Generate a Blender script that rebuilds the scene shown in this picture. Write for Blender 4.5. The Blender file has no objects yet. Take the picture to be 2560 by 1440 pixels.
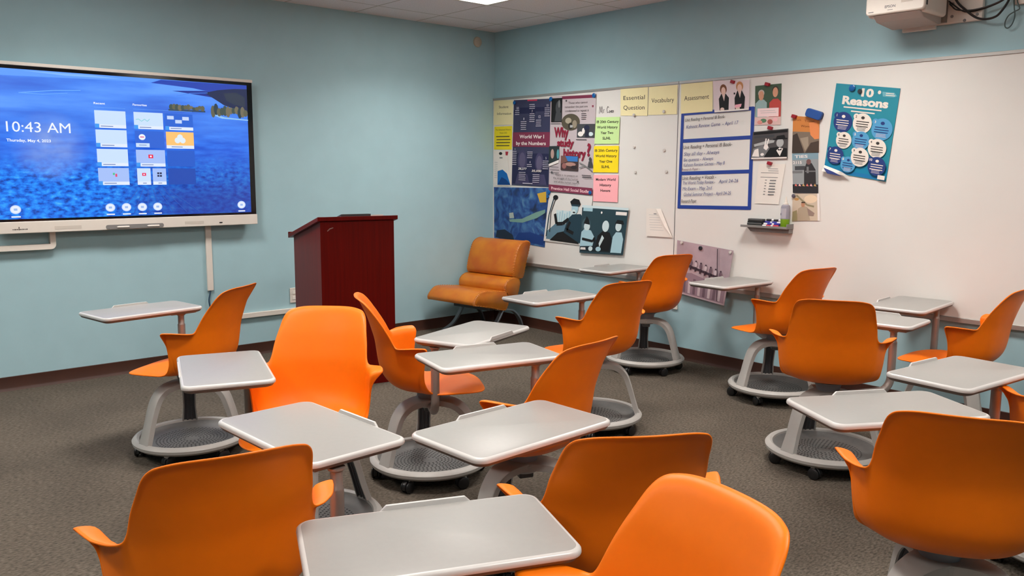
import bpy, math, random
import numpy as np
from mathutils import Vector, Matrix

# ------------------------------------------------------------------ camera, world, exposure
sc = bpy.context.scene
COL = sc.collection
PI = math.pi
sc.view_settings.view_transform = 'Standard'
sc.view_settings.look = 'None'
sc.view_settings.exposure = 1.05
sc.view_settings.gamma = 1.0
sc.view_settings.use_curve_mapping = False

F_PX, YAW, PITCH, ROLL = 2088.27, 0.8507, 0.1404, 0.0053
CAM = (-5.180, -6.1672, 1.4479)
cd = bpy.data.cameras.new('camera')
cd.sensor_width = 36.0
cd.lens = F_PX * 36.0 / 2560.0
cd.clip_start = 0.05
cam = bpy.data.objects.new('camera', cd)
COL.objects.link(cam)
cy_, sy_, cp_, sp_ = math.cos(YAW), math.sin(YAW), math.cos(PITCH), math.sin(PITCH)
fw = Vector((cy_ * cp_, sy_ * cp_, -sp_))
r0 = Vector((sy_, -cy_, 0))
u0 = r0.cross(fw)
rt = r0 * math.cos(ROLL) + u0 * math.sin(ROLL)
up = -r0 * math.sin(ROLL) + u0 * math.cos(ROLL)
cam.matrix_world = Matrix(((rt.x, up.x, -fw.x, CAM[0]), (rt.y, up.y, -fw.y, CAM[1]), (rt.z, up.z, -fw.z, CAM[2]), (0, 0, 0, 1)))
sc.camera = cam

world = bpy.data.worlds.new('world')
sc.world = world
world.use_nodes = True
world.node_tree.nodes['Background'].inputs[0].default_value = (0.9, 0.95, 1.0, 1)
world.node_tree.nodes['Background'].inputs[1].default_value = 0.05

LAMP_STRENGTH = 8.5          # glow of the diffuser itself
LAMP_WATTS = 11.0            # what the louvred troffer throws down
LAMP_SPREAD = math.radians(138)
LAMP_COLOUR = (1.0, 0.955, 0.90)


# ------------------------------------------------------------------ materials
def lin(c):
    out = []
    for v in c:
        v = v / 255.0
        out.append(v / 12.92 if v <= 0.04045 else ((v + 0.055) / 1.055) ** 2.4)
    return tuple(out)


_mats = {}


def mat(name, rgb=None, rough=0.5, metal=0.0, spec=0.5, noise=0.0, scale=20.0, bump=0.0, bscale=200.0, coat=0.0, emit=0.0, linear=None):
    """rgb = colour of the thing in sRGB 0-255; noise = small procedural variation of it."""
    if name in _mats:
        return _mats[name]
    m = bpy.data.materials.new(name)
    m.use_nodes = True
    nt = m.node_tree
    b = nt.nodes['Principled BSDF']
    c = linear if linear else lin(rgb)
    b.inputs['Base Color'].default_value = (*c, 1)
    b.inputs['Roughness'].default_value = rough
    b.inputs['Metallic'].default_value = metal
    b.inputs['Specular IOR Level'].default_value = spec
    if coat:
        b.inputs['Coat Weight'].default_value = coat
        b.inputs['Coat Roughness'].default_value = 0.1
    tc = nt.nodes.new('ShaderNodeTexCoord')
    if noise > 0:
        n = nt.nodes.new('ShaderNodeTexNoise')
        n.inputs['Scale'].default_value = scale
        n.inputs['Detail'].default_value = 3
        nt.links.new(tc.outputs['Object'], n.inputs['Vector'])
        r = nt.nodes.new('ShaderNodeValToRGB')
        r.color_ramp.elements[0].position = 0.3
        r.color_ramp.elements[1].position = 0.7
        r.color_ramp.elements[0].color = (*[x * (1 - noise) for x in c], 1)
        r.color_ramp.elements[1].color = (*[min(1, x * (1 + noise)) for x in c], 1)
        nt.links.new(n.outputs['Fac'], r.inputs['Fac'])
        nt.links.new(r.outputs['Color'], b.inputs['Base Color'])
    if bump > 0:
        n = nt.nodes.new('ShaderNodeTexNoise')
        n.inputs['Scale'].default_value = bscale
        nt.links.new(tc.outputs['Object'], n.inputs['Vector'])
        bp = nt.nodes.new('ShaderNodeBump')
        bp.inputs['Strength'].default_value = bump
        bp.inputs['Distance'].default_value = 0.002
        nt.links.new(n.outputs['Fac'], bp.inputs['Height'])
        nt.links.new(bp.outputs['Normal'], b.inputs['Normal'])
    if emit:
        b.inputs['Emission Color'].default_value = (*c, 1)
        b.inputs['Emission Strength'].default_value = emit
        b.inputs['Base Color'].default_value = (0.01, 0.01, 0.01, 1)
        b.inputs['Roughness'].default_value = 0.3
    _mats[name] = m
    return m


def inkmat(rgb, rough=0.55):
    return mat('print_%02x%02x%02x' % tuple(rgb), rgb, rough, spec=0.3)


def glowmat(rgb, s=0.53):
    return mat('screen_%02x%02x%02x' % tuple(rgb), rgb, emit=s)


M_WALL = mat('wall_paint_blue', (165, 198, 206), 0.7, spec=0.25, noise=0.02, scale=6, bump=0.08, bscale=350)
M_ORANGE = mat('orange_plastic', linear=(0.86, 0.176, 0.001), rough=0.45, spec=0.3, noise=0.02, scale=30, bump=0.03, bscale=900)
M_TOP = mat('desk_laminate_pale_grey', (152, 150, 146), 0.33, spec=0.5, noise=0.015, scale=60)
M_EDGE = mat('desk_edge_highlight_grey', (194, 192, 189), 0.3, spec=0.5)  # bevel ring paler than the top: edge highlight painted in; lip shares it
M_UNDER = mat('desk_underside_grey', (120, 116, 114), 0.55)
M_LEG = mat('grey_cast_leg', (164, 161, 156), 0.45, spec=0.45, noise=0.02, scale=30)
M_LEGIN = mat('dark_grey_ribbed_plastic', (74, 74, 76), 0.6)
M_TRAY = mat('base_tray_grey', (104, 103, 101), 0.6, noise=0.06, scale=40)
M_HOLE = mat('tray_hole_black', (14, 14, 14), 0.8)
M_MOUNT = mat('seat_mount_grey', (136, 140, 148), 0.5)
M_TUBE = mat('arm_tube_grey', (150, 140, 134), 0.38, metal=0.35)
M_BLACK = mat('black_rubber', (16, 16, 17), 0.5)
M_CASTER = mat('caster_black_plastic', (24, 24, 25), 0.35)
M_WHITEPL = mat('white_plastic', (226, 218, 208), 0.45, noise=0.01, scale=30)
M_BOARD = mat('whiteboard_surface', (226, 224, 219), 0.28, spec=0.45, noise=0.015, scale=2.5)
M_ALU = mat('aluminium_rail', (176, 172, 168), 0.35, metal=0.6)
M_DGREY = mat('dark_grey_plastic', (70, 70, 70), 0.5)
M_MIDGREY = mat('mid_grey_plastic', (128, 126, 124), 0.5)
M_STEEL = mat('grey_steel', (140, 146, 152), 0.35, metal=0.7)
M_PAPER = mat('white_paper', (232, 226, 218), 0.7, noise=0.01, scale=20)
M_CREAM = mat('cream_paper', (240, 229, 178), 0.7, noise=0.01, scale=20)
M_CHIPRED = mat('red_clip', (150, 20, 38), 0.4)
M_BLUEMAG = mat('blue_magnet', (18, 92, 160), 0.25)
M_LAMP = mat('lamp_diffuser', linear=LAMP_COLOUR, emit=LAMP_STRENGTH)


def carpet_material():
    m = mat('carpet_dark_taupe', (86, 79, 71), 0.95, spec=0.1)
    nt = m.node_tree
    b = nt.nodes['Principled BSDF']
    tc = nt.nodes.new('ShaderNodeTexCoord')
    n1 = nt.nodes.new('ShaderNodeTexNoise'); n1.inputs['Scale'].default_value = 55; n1.inputs['Detail'].default_value = 6
    n2 = nt.nodes.new('ShaderNodeTexNoise'); n2.inputs['Scale'].default_value = 2.2; n2.inputs['Detail'].default_value = 3
    mp = nt.nodes.new('ShaderNodeMapping'); mp.inputs['Scale'].default_value = (1, 2.2, 1)
    nt.links.new(tc.outputs['Object'], mp.inputs['Vector'])
    nt.links.new(mp.outputs['Vector'], n1.inputs['Vector'])
    nt.links.new(tc.outputs['Object'], n2.inputs['Vector'])
    r1 = nt.nodes.new('ShaderNodeValToRGB')
    e = r1.color_ramp.elements
    e[0].position = 0.32; e[0].color = (*lin((69, 63, 56)), 1)
    e[1].position = 0.72; e[1].color = (*lin((111, 102, 91)), 1)
    nt.links.new(n1.outputs['Fac'], r1.inputs['Fac'])
    mx = nt.nodes.new('ShaderNodeMix'); mx.data_type = 'RGBA'; mx.blend_type = 'MULTIPLY'; mx.inputs['Factor'].default_value = 1.0
    r2 = nt.nodes.new('ShaderNodeValToRGB')
    r2.color_ramp.elements[0].position = 0.35; r2.color_ramp.elements[0].color = (0.88, 0.88, 0.88, 1)
    r2.color_ramp.elements[1].position = 0.65; r2.color_ramp.elements[1].color = (1.06, 1.05, 1.04, 1)
    nt.links.new(n2.outputs['Fac'], r2.inputs['Fac'])
    nt.links.new(r1.outputs['Color'], mx.inputs['A'])
    nt.links.new(r2.outputs['Color'], mx.inputs['B'])
    nt.links.new(mx.outputs['Result'], b.inputs['Base Color'])
    bp = nt.nodes.new('ShaderNodeBump'); bp.inputs['Strength'].default_value = 0.6; bp.inputs['Distance'].default_value = 0.006
    n3 = nt.nodes.new('ShaderNodeTexNoise'); n3.inputs['Scale'].default_value = 160
    nt.links.new(tc.outputs['Object'], n3.inputs['Vector'])
    nt.links.new(n3.outputs['Fac'], bp.inputs['Height'])
    nt.links.new(bp.outputs['Normal'], b.inputs['Normal'])
    return m


def ceiling_material(gx, gy):
    m = mat('ceiling_tiles', (205, 198, 186), 0.9, spec=0.1)
    nt = m.node_tree
    b = nt.nodes['Principled BSDF']
    tc = nt.nodes.new('ShaderNodeTexCoord')
    sp = nt.nodes.new('ShaderNodeSeparateXYZ')
    nt.links.new(tc.outputs['Object'], sp.inputs[0])
    hits = []
    for ax, g in ((0, gx), (1, gy)):
        a = nt.nodes.new('ShaderNodeMath'); a.operation = 'ADD'; a.inputs[1].default_value = g + 0.61 * 40 + 0.006
        nt.links.new(sp.outputs[ax], a.inputs[0])
        d = nt.nodes.new('ShaderNodeMath'); d.operation = 'MODULO'; d.inputs[1].default_value = 0.61
        nt.links.new(a.outputs[0], d.inputs[0])
        l = nt.nodes.new('ShaderNodeMath'); l.operation = 'LESS_THAN'; l.inputs[1].default_value = 0.012
        nt.links.new(d.outputs[0], l.inputs[0])
        hits.append(l)
    o = nt.nodes.new('ShaderNodeMath'); o.operation = 'MAXIMUM'
    nt.links.new(hits[0].outputs[0], o.inputs[0]); nt.links.new(hits[1].outputs[0], o.inputs[1])
    n = nt.nodes.new('ShaderNodeTexNoise'); n.inputs['Scale'].default_value = 120; n.inputs['Detail'].default_value = 4
    nt.links.new(tc.outputs['Object'], n.inputs['Vector'])
    r = nt.nodes.new('ShaderNodeValToRGB')
    r.color_ramp.elements[0].position = 0.35; r.color_ramp.elements[0].color = (*lin((220, 216, 218)), 1)
    r.color_ramp.elements[1].position = 0.6; r.color_ramp.elements[1].color = (*lin((234, 230, 232)), 1)
    nt.links.new(n.outputs['Fac'], r.inputs['Fac'])
    mx = nt.nodes.new('ShaderNodeMix'); mx.data_type = 'RGBA'
    nt.links.new(o.outputs[0], mx.inputs['Factor'])
    nt.links.new(r.outputs['Color'], mx.inputs['A'])
    mx.inputs['B'].default_value = (*lin((178, 174, 166)), 1)
    nt.links.new(mx.outputs['Result'], b.inputs['Base Color'])
    return m


def wood_material():
    m = mat('mahogany_veneer', (92, 6, 3), 0.36, spec=0.18)
    nt = m.node_tree
    b = nt.nodes['Principled BSDF']
    tc = nt.nodes.new('ShaderNodeTexCoord')
    mp = nt.nodes.new('ShaderNodeMapping'); mp.inputs['Scale'].default_value = (38, 38, 1.1)
    n = nt.nodes.new('ShaderNodeTexNoise'); n.inputs['Scale'].default_value = 1.6; n.inputs['Detail'].default_value = 7; n.inputs['Roughness'].default_value = 0.65
    nt.links.new(tc.outputs['Object'], mp.inputs['Vector']); nt.links.new(mp.outputs['Vector'], n.inputs['Vector'])
    r = nt.nodes.new('ShaderNodeValToRGB')
    r.color_ramp.elements[0].position = 0.3; r.color_ramp.elements[0].color = (*lin((84, 4, 2)), 1)
    r.color_ramp.elements[1].position = 0.75; r.color_ramp.elements[1].color = (*lin((112, 12, 5)), 1)
    nt.links.new(n.outputs['Fac'], r.inputs['Fac'])
    nt.links.new(r.outputs['Color'], b.inputs['Base Color'])
    return m


def leather_material():
    m = mat('tan_leather', (176, 96, 20), 0.4, spec=0.45, bump=0.25, bscale=60)
    nt = m.node_tree
    b = nt.nodes['Principled BSDF']
    tc = nt.nodes.new('ShaderNodeTexCoord')
    n = nt.nodes.new('ShaderNodeTexNoise'); n.inputs['Scale'].default_value = 6; n.inputs['Detail'].default_value = 3
    nt.links.new(tc.outputs['Object'], n.inputs['Vector'])
    r = nt.nodes.new('ShaderNodeValToRGB')
    r.color_ramp.elements[0].position = 0.36; r.color_ramp.elements[0].color = (*lin((184, 96, 24)), 1)
    r.color_ramp.elements[1].position = 0.68; r.color_ramp.elements[1].color = (*lin((200, 122, 28)), 1)
    nt.links.new(n.outputs['Fac'], r.inputs['Fac'])
    nt.links.new(r.outputs['Color'], b.inputs['Base Color'])
    return m


def lake_material():
    """the picture the display shows: a blue lake, smooth far off and rippled near the bottom"""
    m = bpy.data.materials.new('screen_lake_picture')
    m.use_nodes = True
    nt = m.node_tree
    N, K = nt.nodes.new, nt.links.new
    b = nt.nodes['Principled BSDF']
    b.inputs['Base Color'].default_value = (0.01, 0.01, 0.012, 1)
    b.inputs['Roughness'].default_value = 0.25
    tc = N('ShaderNodeTexCoord')
    sp_n = N('ShaderNodeSeparateXYZ'); K(tc.outputs['Object'], sp_n.inputs[0])

    def noise(scale, vec, detail=4):
        mp = N('ShaderNodeMapping'); mp.inputs['Scale'].default_value = vec
        K(tc.outputs['Object'], mp.inputs['Vector'])
        n = N('ShaderNodeTexNoise'); n.inputs['Scale'].default_value = scale; n.inputs['Detail'].default_value = detail
        K(mp.outputs['Vector'], n.inputs['Vector'])
        return n.outputs['Fac']

    def ramp(f, stops):
        r = N('ShaderNodeValToRGB')
        e = r.color_ramp.elements
        e[0].position, e[0].color = stops[0][0], (*lin(stops[0][1]), 1)
        e[1].position, e[1].color = stops[-1][0], (*lin(stops[-1][1]), 1)
        for p_, c_ in stops[1:-1]:
            x = e.new(p_); x.color = (*lin(c_), 1)
        K(f, r.inputs['Fac'])
        return r.outputs['Color']

    def rng(v, a, c):
        o = 0.0 if v not in (X, Z) else (-3.315 if v is X else 1.03)   # room to picture coordinates
        r = N('ShaderNodeMapRange'); r.inputs['From Min'].default_value = a - o; r.inputs['From Max'].default_value = c - o
        K(v, r.inputs['Value'])
        return r.outputs['Result']

    def mul(a, c):
        r = N('ShaderNodeMath'); r.operation = 'MULTIPLY'
        K(a, r.inputs[0])
        if isinstance(c, float): r.inputs[1].default_value = c
        else: K(c, r.inputs[1])
        return r.outputs[0]

    def mix(f, a, c):
        r = N('ShaderNodeMix'); r.data_type = 'RGBA'
        K(f, r.inputs['Factor']); K(a, r.inputs['A'])
        if isinstance(c, tuple): r.inputs['B'].default_value = (*lin(c), 1)
        else: K(c, r.inputs['B'])
        return r.outputs['Result']

    X, Z = sp_n.outputs['X'], sp_n.outputs['Z']
    far = ramp(noise(1.0, (1.4, 1, 9)), [(.34, (52, 104, 214)), (.5, (66, 128, 236)), (.68, (92, 154, 250))])
    near = ramp(noise(1.0, (22, 1, 40), 3), [(.34, (6, 62, 158)), (.46, (10, 104, 224)), (.62, (34, 146, 250)), (.75, (84, 178, 255))])
    mid = ramp(noise(1.0, (5, 1, 24), 3), [(.34, (24, 84, 206)), (.66, (50, 122, 240))])
    c = mix(rng(Z, 1.80, 1.62), far, mid)
    c = mix(rng(Z, 1.55, 1.38), c, near)
    c = mix(mul(mul(rng(X, -3.55, -3.0), rng(Z, 1.60, 1.24)), 0.8), c, (30, 52, 150))
    vm = N('ShaderNodeVectorMath'); vm.operation = 'SUBTRACT'; vm.inputs[1].default_value = (-3.82 + 3.315, -0.095 + 0.05, 1.58 - 1.03)
    K(tc.outputs['Object'], vm.inputs[0])
    vs = N('ShaderNodeVectorMath'); vs.operation = 'MULTIPLY'; vs.inputs[1].default_value = (4.2, 0, 4.2)
    K(vm.outputs[0], vs.inputs[0])
    vl = N('ShaderNodeVectorMath'); vl.operation = 'LENGTH'; K(vs.outputs[0], vl.inputs[0])
    c = mix(mul(mul(rng(vl.outputs['Value'], 1.0, 0.15), noise(1.0, (9, 1, 12), 3)), 1.0), c, (150, 176, 226))
    K(c, b.inputs['Emission Color'])
    b.inputs['Emission Strength'].default_value = 0.53
    return m


# ------------------------------------------------------------------ mesh helpers
class MB:
    def __init__(self):
        self.v = []; self.f = []; self.mi = []; self.mats = []

    def m(self, material):
        if material not in self.mats:
            self.mats.append(material)
        return self.mats.index(material)

    def add(self, verts, faces, material, T=None):
        o = len(self.v)
        for p in verts:
            p = Vector(p)
            self.v.append(tuple(T @ p) if T is not None else tuple(p))
        k = self.m(material)
        for f in faces:
            self.f.append(tuple(o + i for i in f)); self.mi.append(k)
        return self

    def box(self, lo, hi, material, T=None):
        x0, y0, z0 = lo; x1, y1, z1 = hi
        v = [(x0, y0, z0), (x1, y0, z0), (x1, y1, z0), (x0, y1, z0), (x0, y0, z1), (x1, y0, z1), (x1, y1, z1), (x0, y1, z1)]
        f = [(0, 3, 2, 1), (4, 5, 6, 7), (0, 1, 5, 4), (1, 2, 6, 5), (2, 3, 7, 6), (3, 0, 4, 7)]
        return self.add(v, f, material, T)

    def prism(self, poly, lo, hi, axis, material, T=None):
        """poly in the two other axes, extruded lo..hi along axis"""
        n = len(poly)
        def P(a, b, c):
            return {0: (c, a, b), 1: (a, c, b), 2: (a, b, c)}[axis]
        v = [P(a, b, lo) for a, b in poly] + [P(a, b, hi) for a, b in poly]
        f = [tuple(range(n))[::-1], tuple(range(n, 2 * n))] + [(i, (i + 1) % n, n + (i + 1) % n, n + i) for i in range(n)]
        return self.add(v, f, material, T)

    def lathe(self, prof, material, seg=32, T=None, mats=None):
        """prof list of (r, z)"""
        v = []; f = []; start = []
        for r, z in prof:
            start.append(len(v))
            if r < 1e-6:
                v.append((0.0, 0.0, z))
            else:
                for k in range(seg):
                    a = 2 * PI * k / seg
                    v.append((r * math.cos(a), r * math.sin(a), z))
        n = len(prof)
        for i in range(n - 1):
            p, q = start[i], start[i + 1]
            pa, qa = prof[i][0] < 1e-6, prof[i + 1][0] < 1e-6
            for k in range(seg):
                k2 = (k + 1) % seg
                if pa and qa:
                    continue
                if pa:
                    f.append((p, q + k2, q + k))
                elif qa:
                    f.append((p + k, p + k2, q))
                else:
                    f.append((p + k, p + k2, q + k2, q + k))
        if prof[0] != prof[-1]:
            if prof[0][0] > 1e-6:
                f.append(tuple(range(seg))[::-1])
            if prof[-1][0] > 1e-6:
                f.append(tuple(start[-1] + k for k in range(seg)))
        return self.add(v, f, material, T)

    def tube(self, pts, r, material, seg=12, T=None, closed=False):
        pts = [Vector(p) for p in pts]
        rr = r if isinstance(r, (list, tuple)) else [r] * len(pts)
        v = []; f = []
        n = len(pts)
        t0 = (pts[1] - pts[0]).normalized()
        ref = Vector((0, 0, 1)) if abs(t0.z) < 0.9 else Vector((1, 0, 0))
        nrm = t0.cross(ref).normalized()
        for i in range(n):
            if closed:
                t = (pts[(i + 1) % n] - pts[i - 1]).normalized()
            else:
                t = (pts[min(i + 1, n - 1)] - pts[max(i - 1, 0)]).normalized()
            nrm = (nrm - t * nrm.dot(t)).normalized()
            bn = t.cross(nrm)
            for k in range(seg):
                a = 2 * PI * k / seg
                v.append(tuple(pts[i] + nrm * (rr[i] * math.cos(a)) + bn * (rr[i] * math.sin(a))))
        for i in range(n if closed else n - 1):
            j = (i + 1) % n
            for k in range(seg):
                k2 = (k + 1) % seg
                f.append((i * seg + k, j * seg + k, j * seg + k2, i * seg + k2))
        if not closed:
            f.append(tuple(range(seg)))
            f.append(tuple((n - 1) * seg + k for k in range(seg))[::-1])
        return self.add(v, f, material, T)

    def build(self, name, parent=None, smooth=True, angle=35, bevel=0.0, bseg=2, loc=None, subsurf=0):
        me = bpy.data.meshes.new(name)
        me.from_pydata(self.v, [], self.f)
        for m_ in self.mats:
            me.materials.append(m_)
        me.polygons.foreach_set('material_index', self.mi)
        me.update()
        if smooth:
            me.shade_smooth() if hasattr(me, 'shade_smooth') else None
            try:
                me.set_sharp_from_angle(angle=math.radians(angle))
            except Exception:
                pass
        o = bpy.data.objects.new(name, me)
        COL.objects.link(o)
        if parent is not None:
            o.parent = parent
        if loc:
            o.location = loc
        if bevel:
            b = o.modifiers.new('bevel', 'BEVEL'); b.width = bevel; b.segments = bseg; b.limit_method = 'ANGLE'; b.angle_limit = math.radians(40)
            b.harden_normals = False
        if subsurf:
            s = o.modifiers.new('subdivision', 'SUBSURF'); s.levels = subsurf; s.render_levels = subsurf
        return o


def tag(o, label, cat, group=None, kind=None):
    if label: o['label'] = label
    if cat: o['category'] = cat
    if group: o['group'] = group
    if kind: o['kind'] = kind
    return o


def thing(name, label, cat, loc=(0, 0, 0), rz=0.0, group=None):
    e = bpy.data.objects.new(name, None)
    e.empty_display_size = 0.1
    COL.objects.link(e)
    e.location = loc
    e.rotation_euler = (0, 0, rz)
    return tag(e, label, cat, group)


def structure(o):
    o['kind'] = 'structure'
    return o


def arc(c, r, a0, a1, n):
    return [(c[0] + r * math.cos(a0 + (a1 - a0) * i / n), c[1] + r * math.sin(a0 + (a1 - a0) * i / n)) for i in range(n + 1)]


def rrect(x0, y0, x1, y1, r, n=6):
    p = []
    p += arc((x1 - r, y1 - r), r, 0, PI / 2, n)
    p += arc((x0 + r, y1 - r), r, PI / 2, PI, n)
    p += arc((x0 + r, y0 + r), r, PI, 1.5 * PI, n)
    p += arc((x1 - r, y0 + r), r, 1.5 * PI, 2 * PI, n)
    return p


def spline(pts, n):
    """Catmull-Rom through pts (tuples), n samples per span"""
    P = [np.array(p, float) for p in pts]
    P = [2 * P[0] - P[1]] + P + [2 * P[-1] - P[-2]]
    out = []
    for i in range(1, len(P) - 2):
        for k in range(n):
            t = k / n
            out.append(0.5 * ((2 * P[i]) + (-P[i - 1] + P[i + 1]) * t + (2 * P[i - 1] - 5 * P[i] + 4 * P[i + 1] - P[i + 2]) * t * t + (-P[i - 1] + 3 * P[i] - 3 * P[i + 1] + P[i + 2]) * t ** 3))
    out.append(P[-2])
    return [tuple(p) for p in out]


_txt = {}


def text_mesh(s, bold=False, shear=0.0):
    """outlines of a line of lettering: verts (x, y), faces, width; cap height = 1"""
    key = (s, bold, shear)
    if key in _txt:
        return _txt[key]
    cu = bpy.data.curves.new('lettering', 'FONT')
    cu.body = s
    cu.size = 1.0
    cu.resolution_u = 3
    cu.shear = shear
    if bold:
        cu.offset = 0.022 if bold is True else bold
    ob = bpy.data.objects.new('lettering', cu)
    COL.objects.link(ob)
    bpy.context.view_layer.update()
    dg = bpy.context.evaluated_depsgraph_get()
    me = bpy.data.meshes.new_from_object(ob.evaluated_get(dg))
    v = [(a.co.x, a.co.y) for a in me.vertices]
    f = [tuple(p.vertices) for p in me.polygons]
    bpy.data.objects.remove(ob); bpy.data.curves.remove(cu); bpy.data.meshes.remove(me)
    k = 1 / 0.70
    xs = [a[0] for a in v] or [0]
    x0, x1 = min(xs), max(xs)
    v = [((a[0] - x0) * k, a[1] * k) for a in v]
    _txt[key] = (v, f, (x1 - x0) * k)
    return _txt[key]


class Sheet:
    """flat printed sheet: fractions u (left to right) and v (top to bottom) of the sheet; layers of print 0.2 mm apart"""
    def __init__(self, quad, to_world, thick=0.0006, lift=0.0, base=None, nu=1, nv=1, bulge=None):
        self.q = quad; self.tw = to_world; self.b = MB(); self.layer = 0; self.lift = lift; self.thick = thick; self.bulge = bulge
        w = (math.dist(quad[0], quad[1]) + math.dist(quad[3], quad[2])) / 2
        h = (math.dist(quad[0], quad[3]) + math.dist(quad[1], quad[2])) / 2
        self.w, self.h = w, h
        if base is not None:
            n = (nu + 1) * (nv + 1)
            v = [self.P(i / nu, j / nv, 0) for j in range(nv + 1) for i in range(nu + 1)]
            v += [self.P(i / nu, j / nv, -thick) for j in range(nv + 1) for i in range(nu + 1)]
            f = []
            for j in range(nv):
                for i in range(nu):
                    a = j * (nu + 1) + i
                    f.append((a, a + nu + 1, a + nu + 2, a + 1))
                    f.append((n + a, n + a + 1, n + a + nu + 2, n + a + nu + 1))
            ring = [i for i in range(nu + 1)] + [(j + 1) * (nu + 1) - 1 for j in range(1, nv + 1)] + [nv * (nu + 1) + i for i in range(nu - 1, -1, -1)] + [j * (nu + 1) for j in range(nv - 1, 0, -1)]
            for k in range(len(ring)):
                a, c = ring[k], ring[(k + 1) % len(ring)]
                f.append((a, c, n + c, n + a))
            self.b.add(v, f, base)

    def P(self, u, v, d):
        q = self.q
        a = q[0][0] * (1 - u) * (1 - v) + q[1][0] * u * (1 - v) + q[2][0] * u * v + q[3][0] * (1 - u) * v
        b = q[0][1] * (1 - u) * (1 - v) + q[1][1] * u * (1 - v) + q[2][1] * u * v + q[3][1] * (1 - u) * v
        bl = self.bulge(u, v) if self.bulge else 0.0
        return self.tw(a, b, d + self.lift + bl)

    def poly(self, pts, material, sub=False):
        self.layer += 1
        d = 0.00022 * self.layer
        self.b.add([self.P(u, v, d) for u, v in pts], [tuple(range(len(pts)))[::-1]], material)
        return self

    def rect(self, u0, v0, u1, v1, material, n=1):
        if n == 1:
            return self.poly([(u0, v0), (u1, v0), (u1, v1), (u0, v1)], material)
        self.layer += 1
        d = 0.00022 * self.layer
        for k in range(n):
            a = v0 + (v1 - v0) * k / n; c = v0 + (v1 - v0) * (k + 1) / n
            self.b.add([self.P(u, v, d) for u, v in [(u0, a), (u1, a), (u1, c), (u0, c)]], [(3, 2, 1, 0)], material)
        return self

    def ell(self, u, v, ru, rv, material, n=20, rot=0.0):
        c, s = math.cos(rot), math.sin(rot)
        pts = []
        for k in range(n):
            a = 2 * PI * k / n
            x, y = ru * self.w * math.cos(a), rv * self.h * math.sin(a)
            pts.append((u + (x * c - y * s) / self.w, v + (x * s + y * c) / self.h))
        return self.poly(pts, material)

    def line(self, pts, wd, material):
        """stroke of width wd (metres) along (u, v) points"""
        self.layer += 1
        d = 0.00022 * self.layer
        for (a, b), (c, e) in zip(pts[:-1], pts[1:]):
            dx, dy = (c - a) * self.w, (e - b) * self.h
            L = math.hypot(dx, dy) or 1
            nx, ny = -dy / L * wd / 2 / self.w, dx / L * wd / 2 / self.h
            self.b.add([self.P(*p, d) for p in [(a + nx, b + ny), (c + nx, e + ny), (c - nx, e - ny), (a - nx, b - ny)]], [(0, 1, 2, 3)], material)
        return self

    def text(self, s, u, v, h, material, w=None, bold=False, align='c', shear=0.0, slope=0.0):
        """baseline-centred line of lettering; h cap height and w width as fractions of the sheet"""
        vs, fs, W = text_mesh(s, bold, shear)
        self.layer += 1
        d = 0.00022 * self.layer
        hm = h * self.h
        sx = (w * self.w / W) if w else hm
        tot = W * sx / self.w
        u_0 = u - tot / 2 if align == 'c' else (u if align == 'l' else u - tot)
        pts = [self.P(u_0 + x * sx / self.w, v + h / 2 - y * h + slope * x * sx / self.w, d) for x, y in vs]
        self.b.add(pts, fs, material)
        return self

    def greek(self, u0, u1, v0, dv, n, material, h=0.35, rnd=None, ragged=0.12):
        """lines of print too small to read in the photograph"""
        rr = random.Random(rnd if rnd is not None else 1)
        self.layer += 1
        d = 0.00022 * self.layer
        for k in range(n):
            a = u0 + rr.random() * ragged * (u1 - u0) * 0.5
            e = u1 - rr.random() * ragged * (u1 - u0)
            y = v0 + k * dv
            self.b.add([self.P(*p, d) for p in [(a, y), (e, y), (e, y + dv * h), (a, y + dv * h)]], [(3, 2, 1, 0)], material)
        return self

    def done(self, name, label, cat, group=None, parent=None):
        o = self.b.build(name, parent, smooth=False)
        if parent is None:
            tag(o, label, cat, group)
        return o


def on_right(y, z, d):      # on the board wall: horizontal y, height z, distance off the board face
    return (-0.021 - d, y, z)


def on_left(x, z, d):       # on the display's glass
    return (x, -0.0915 - d, z)


# ------------------------------------------------------------------ room
H = 2.7165
RX, RY = -9.2, -9.2
GX, GY = 0.2781, 0.3588
structure(MB().box((RX - 0.1, RY - 0.1, -0.1), (0.1, 0.1, 0), carpet_material()).build('floor', smooth=False))
ceil_o = MB().box((RX - 0.1, RY - 0.1, H), (0.1, 0.1, H + 0.1), ceiling_material(GX, GY)).build('ceiling', smooth=False)
structure(ceil_o)
structure(MB().box((RX - 0.1, 0, 0), (0.1, 0.1, H), M_WALL).build('wall_left', smooth=False))
structure(MB().box((0, RY - 0.1, 0), (0.1, 0, H), M_WALL).build('wall_right', smooth=False))
structure(MB().box((RX - 0.1, RY - 0.1, 0), (0.1, RY, H), M_WALL).build('wall_rear', smooth=False))
structure(MB().box((RX - 0.1, RY, 0), (RX, 0, H), M_WALL).build('wall_near', smooth=False))
M_BASE = mat('brown_vinyl_base', (62, 32, 20), 0.5, noise=0.12, scale=5)
bp = [(0, 0), (0.016, 0), (0.010, 0.012), (0.006, 0.022), (0.006, 0.090), (0.003, 0.0924), (0, 0.0924)]
structure(MB().prism([(-a, b) for a, b in bp], RX, 0, 0, M_BASE).build('baseboard_left', angle=50))
structure(MB().prism([(-a, b) for a, b in bp][::-1], RY, -0.0, 1, M_BASE).build('baseboard_right', angle=50))

# ------------------------------------------------------------------ ceiling lights (recessed square troffers)
M_TROFFER = mat('troffer_white_metal', (214, 208, 198), 0.5)


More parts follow.
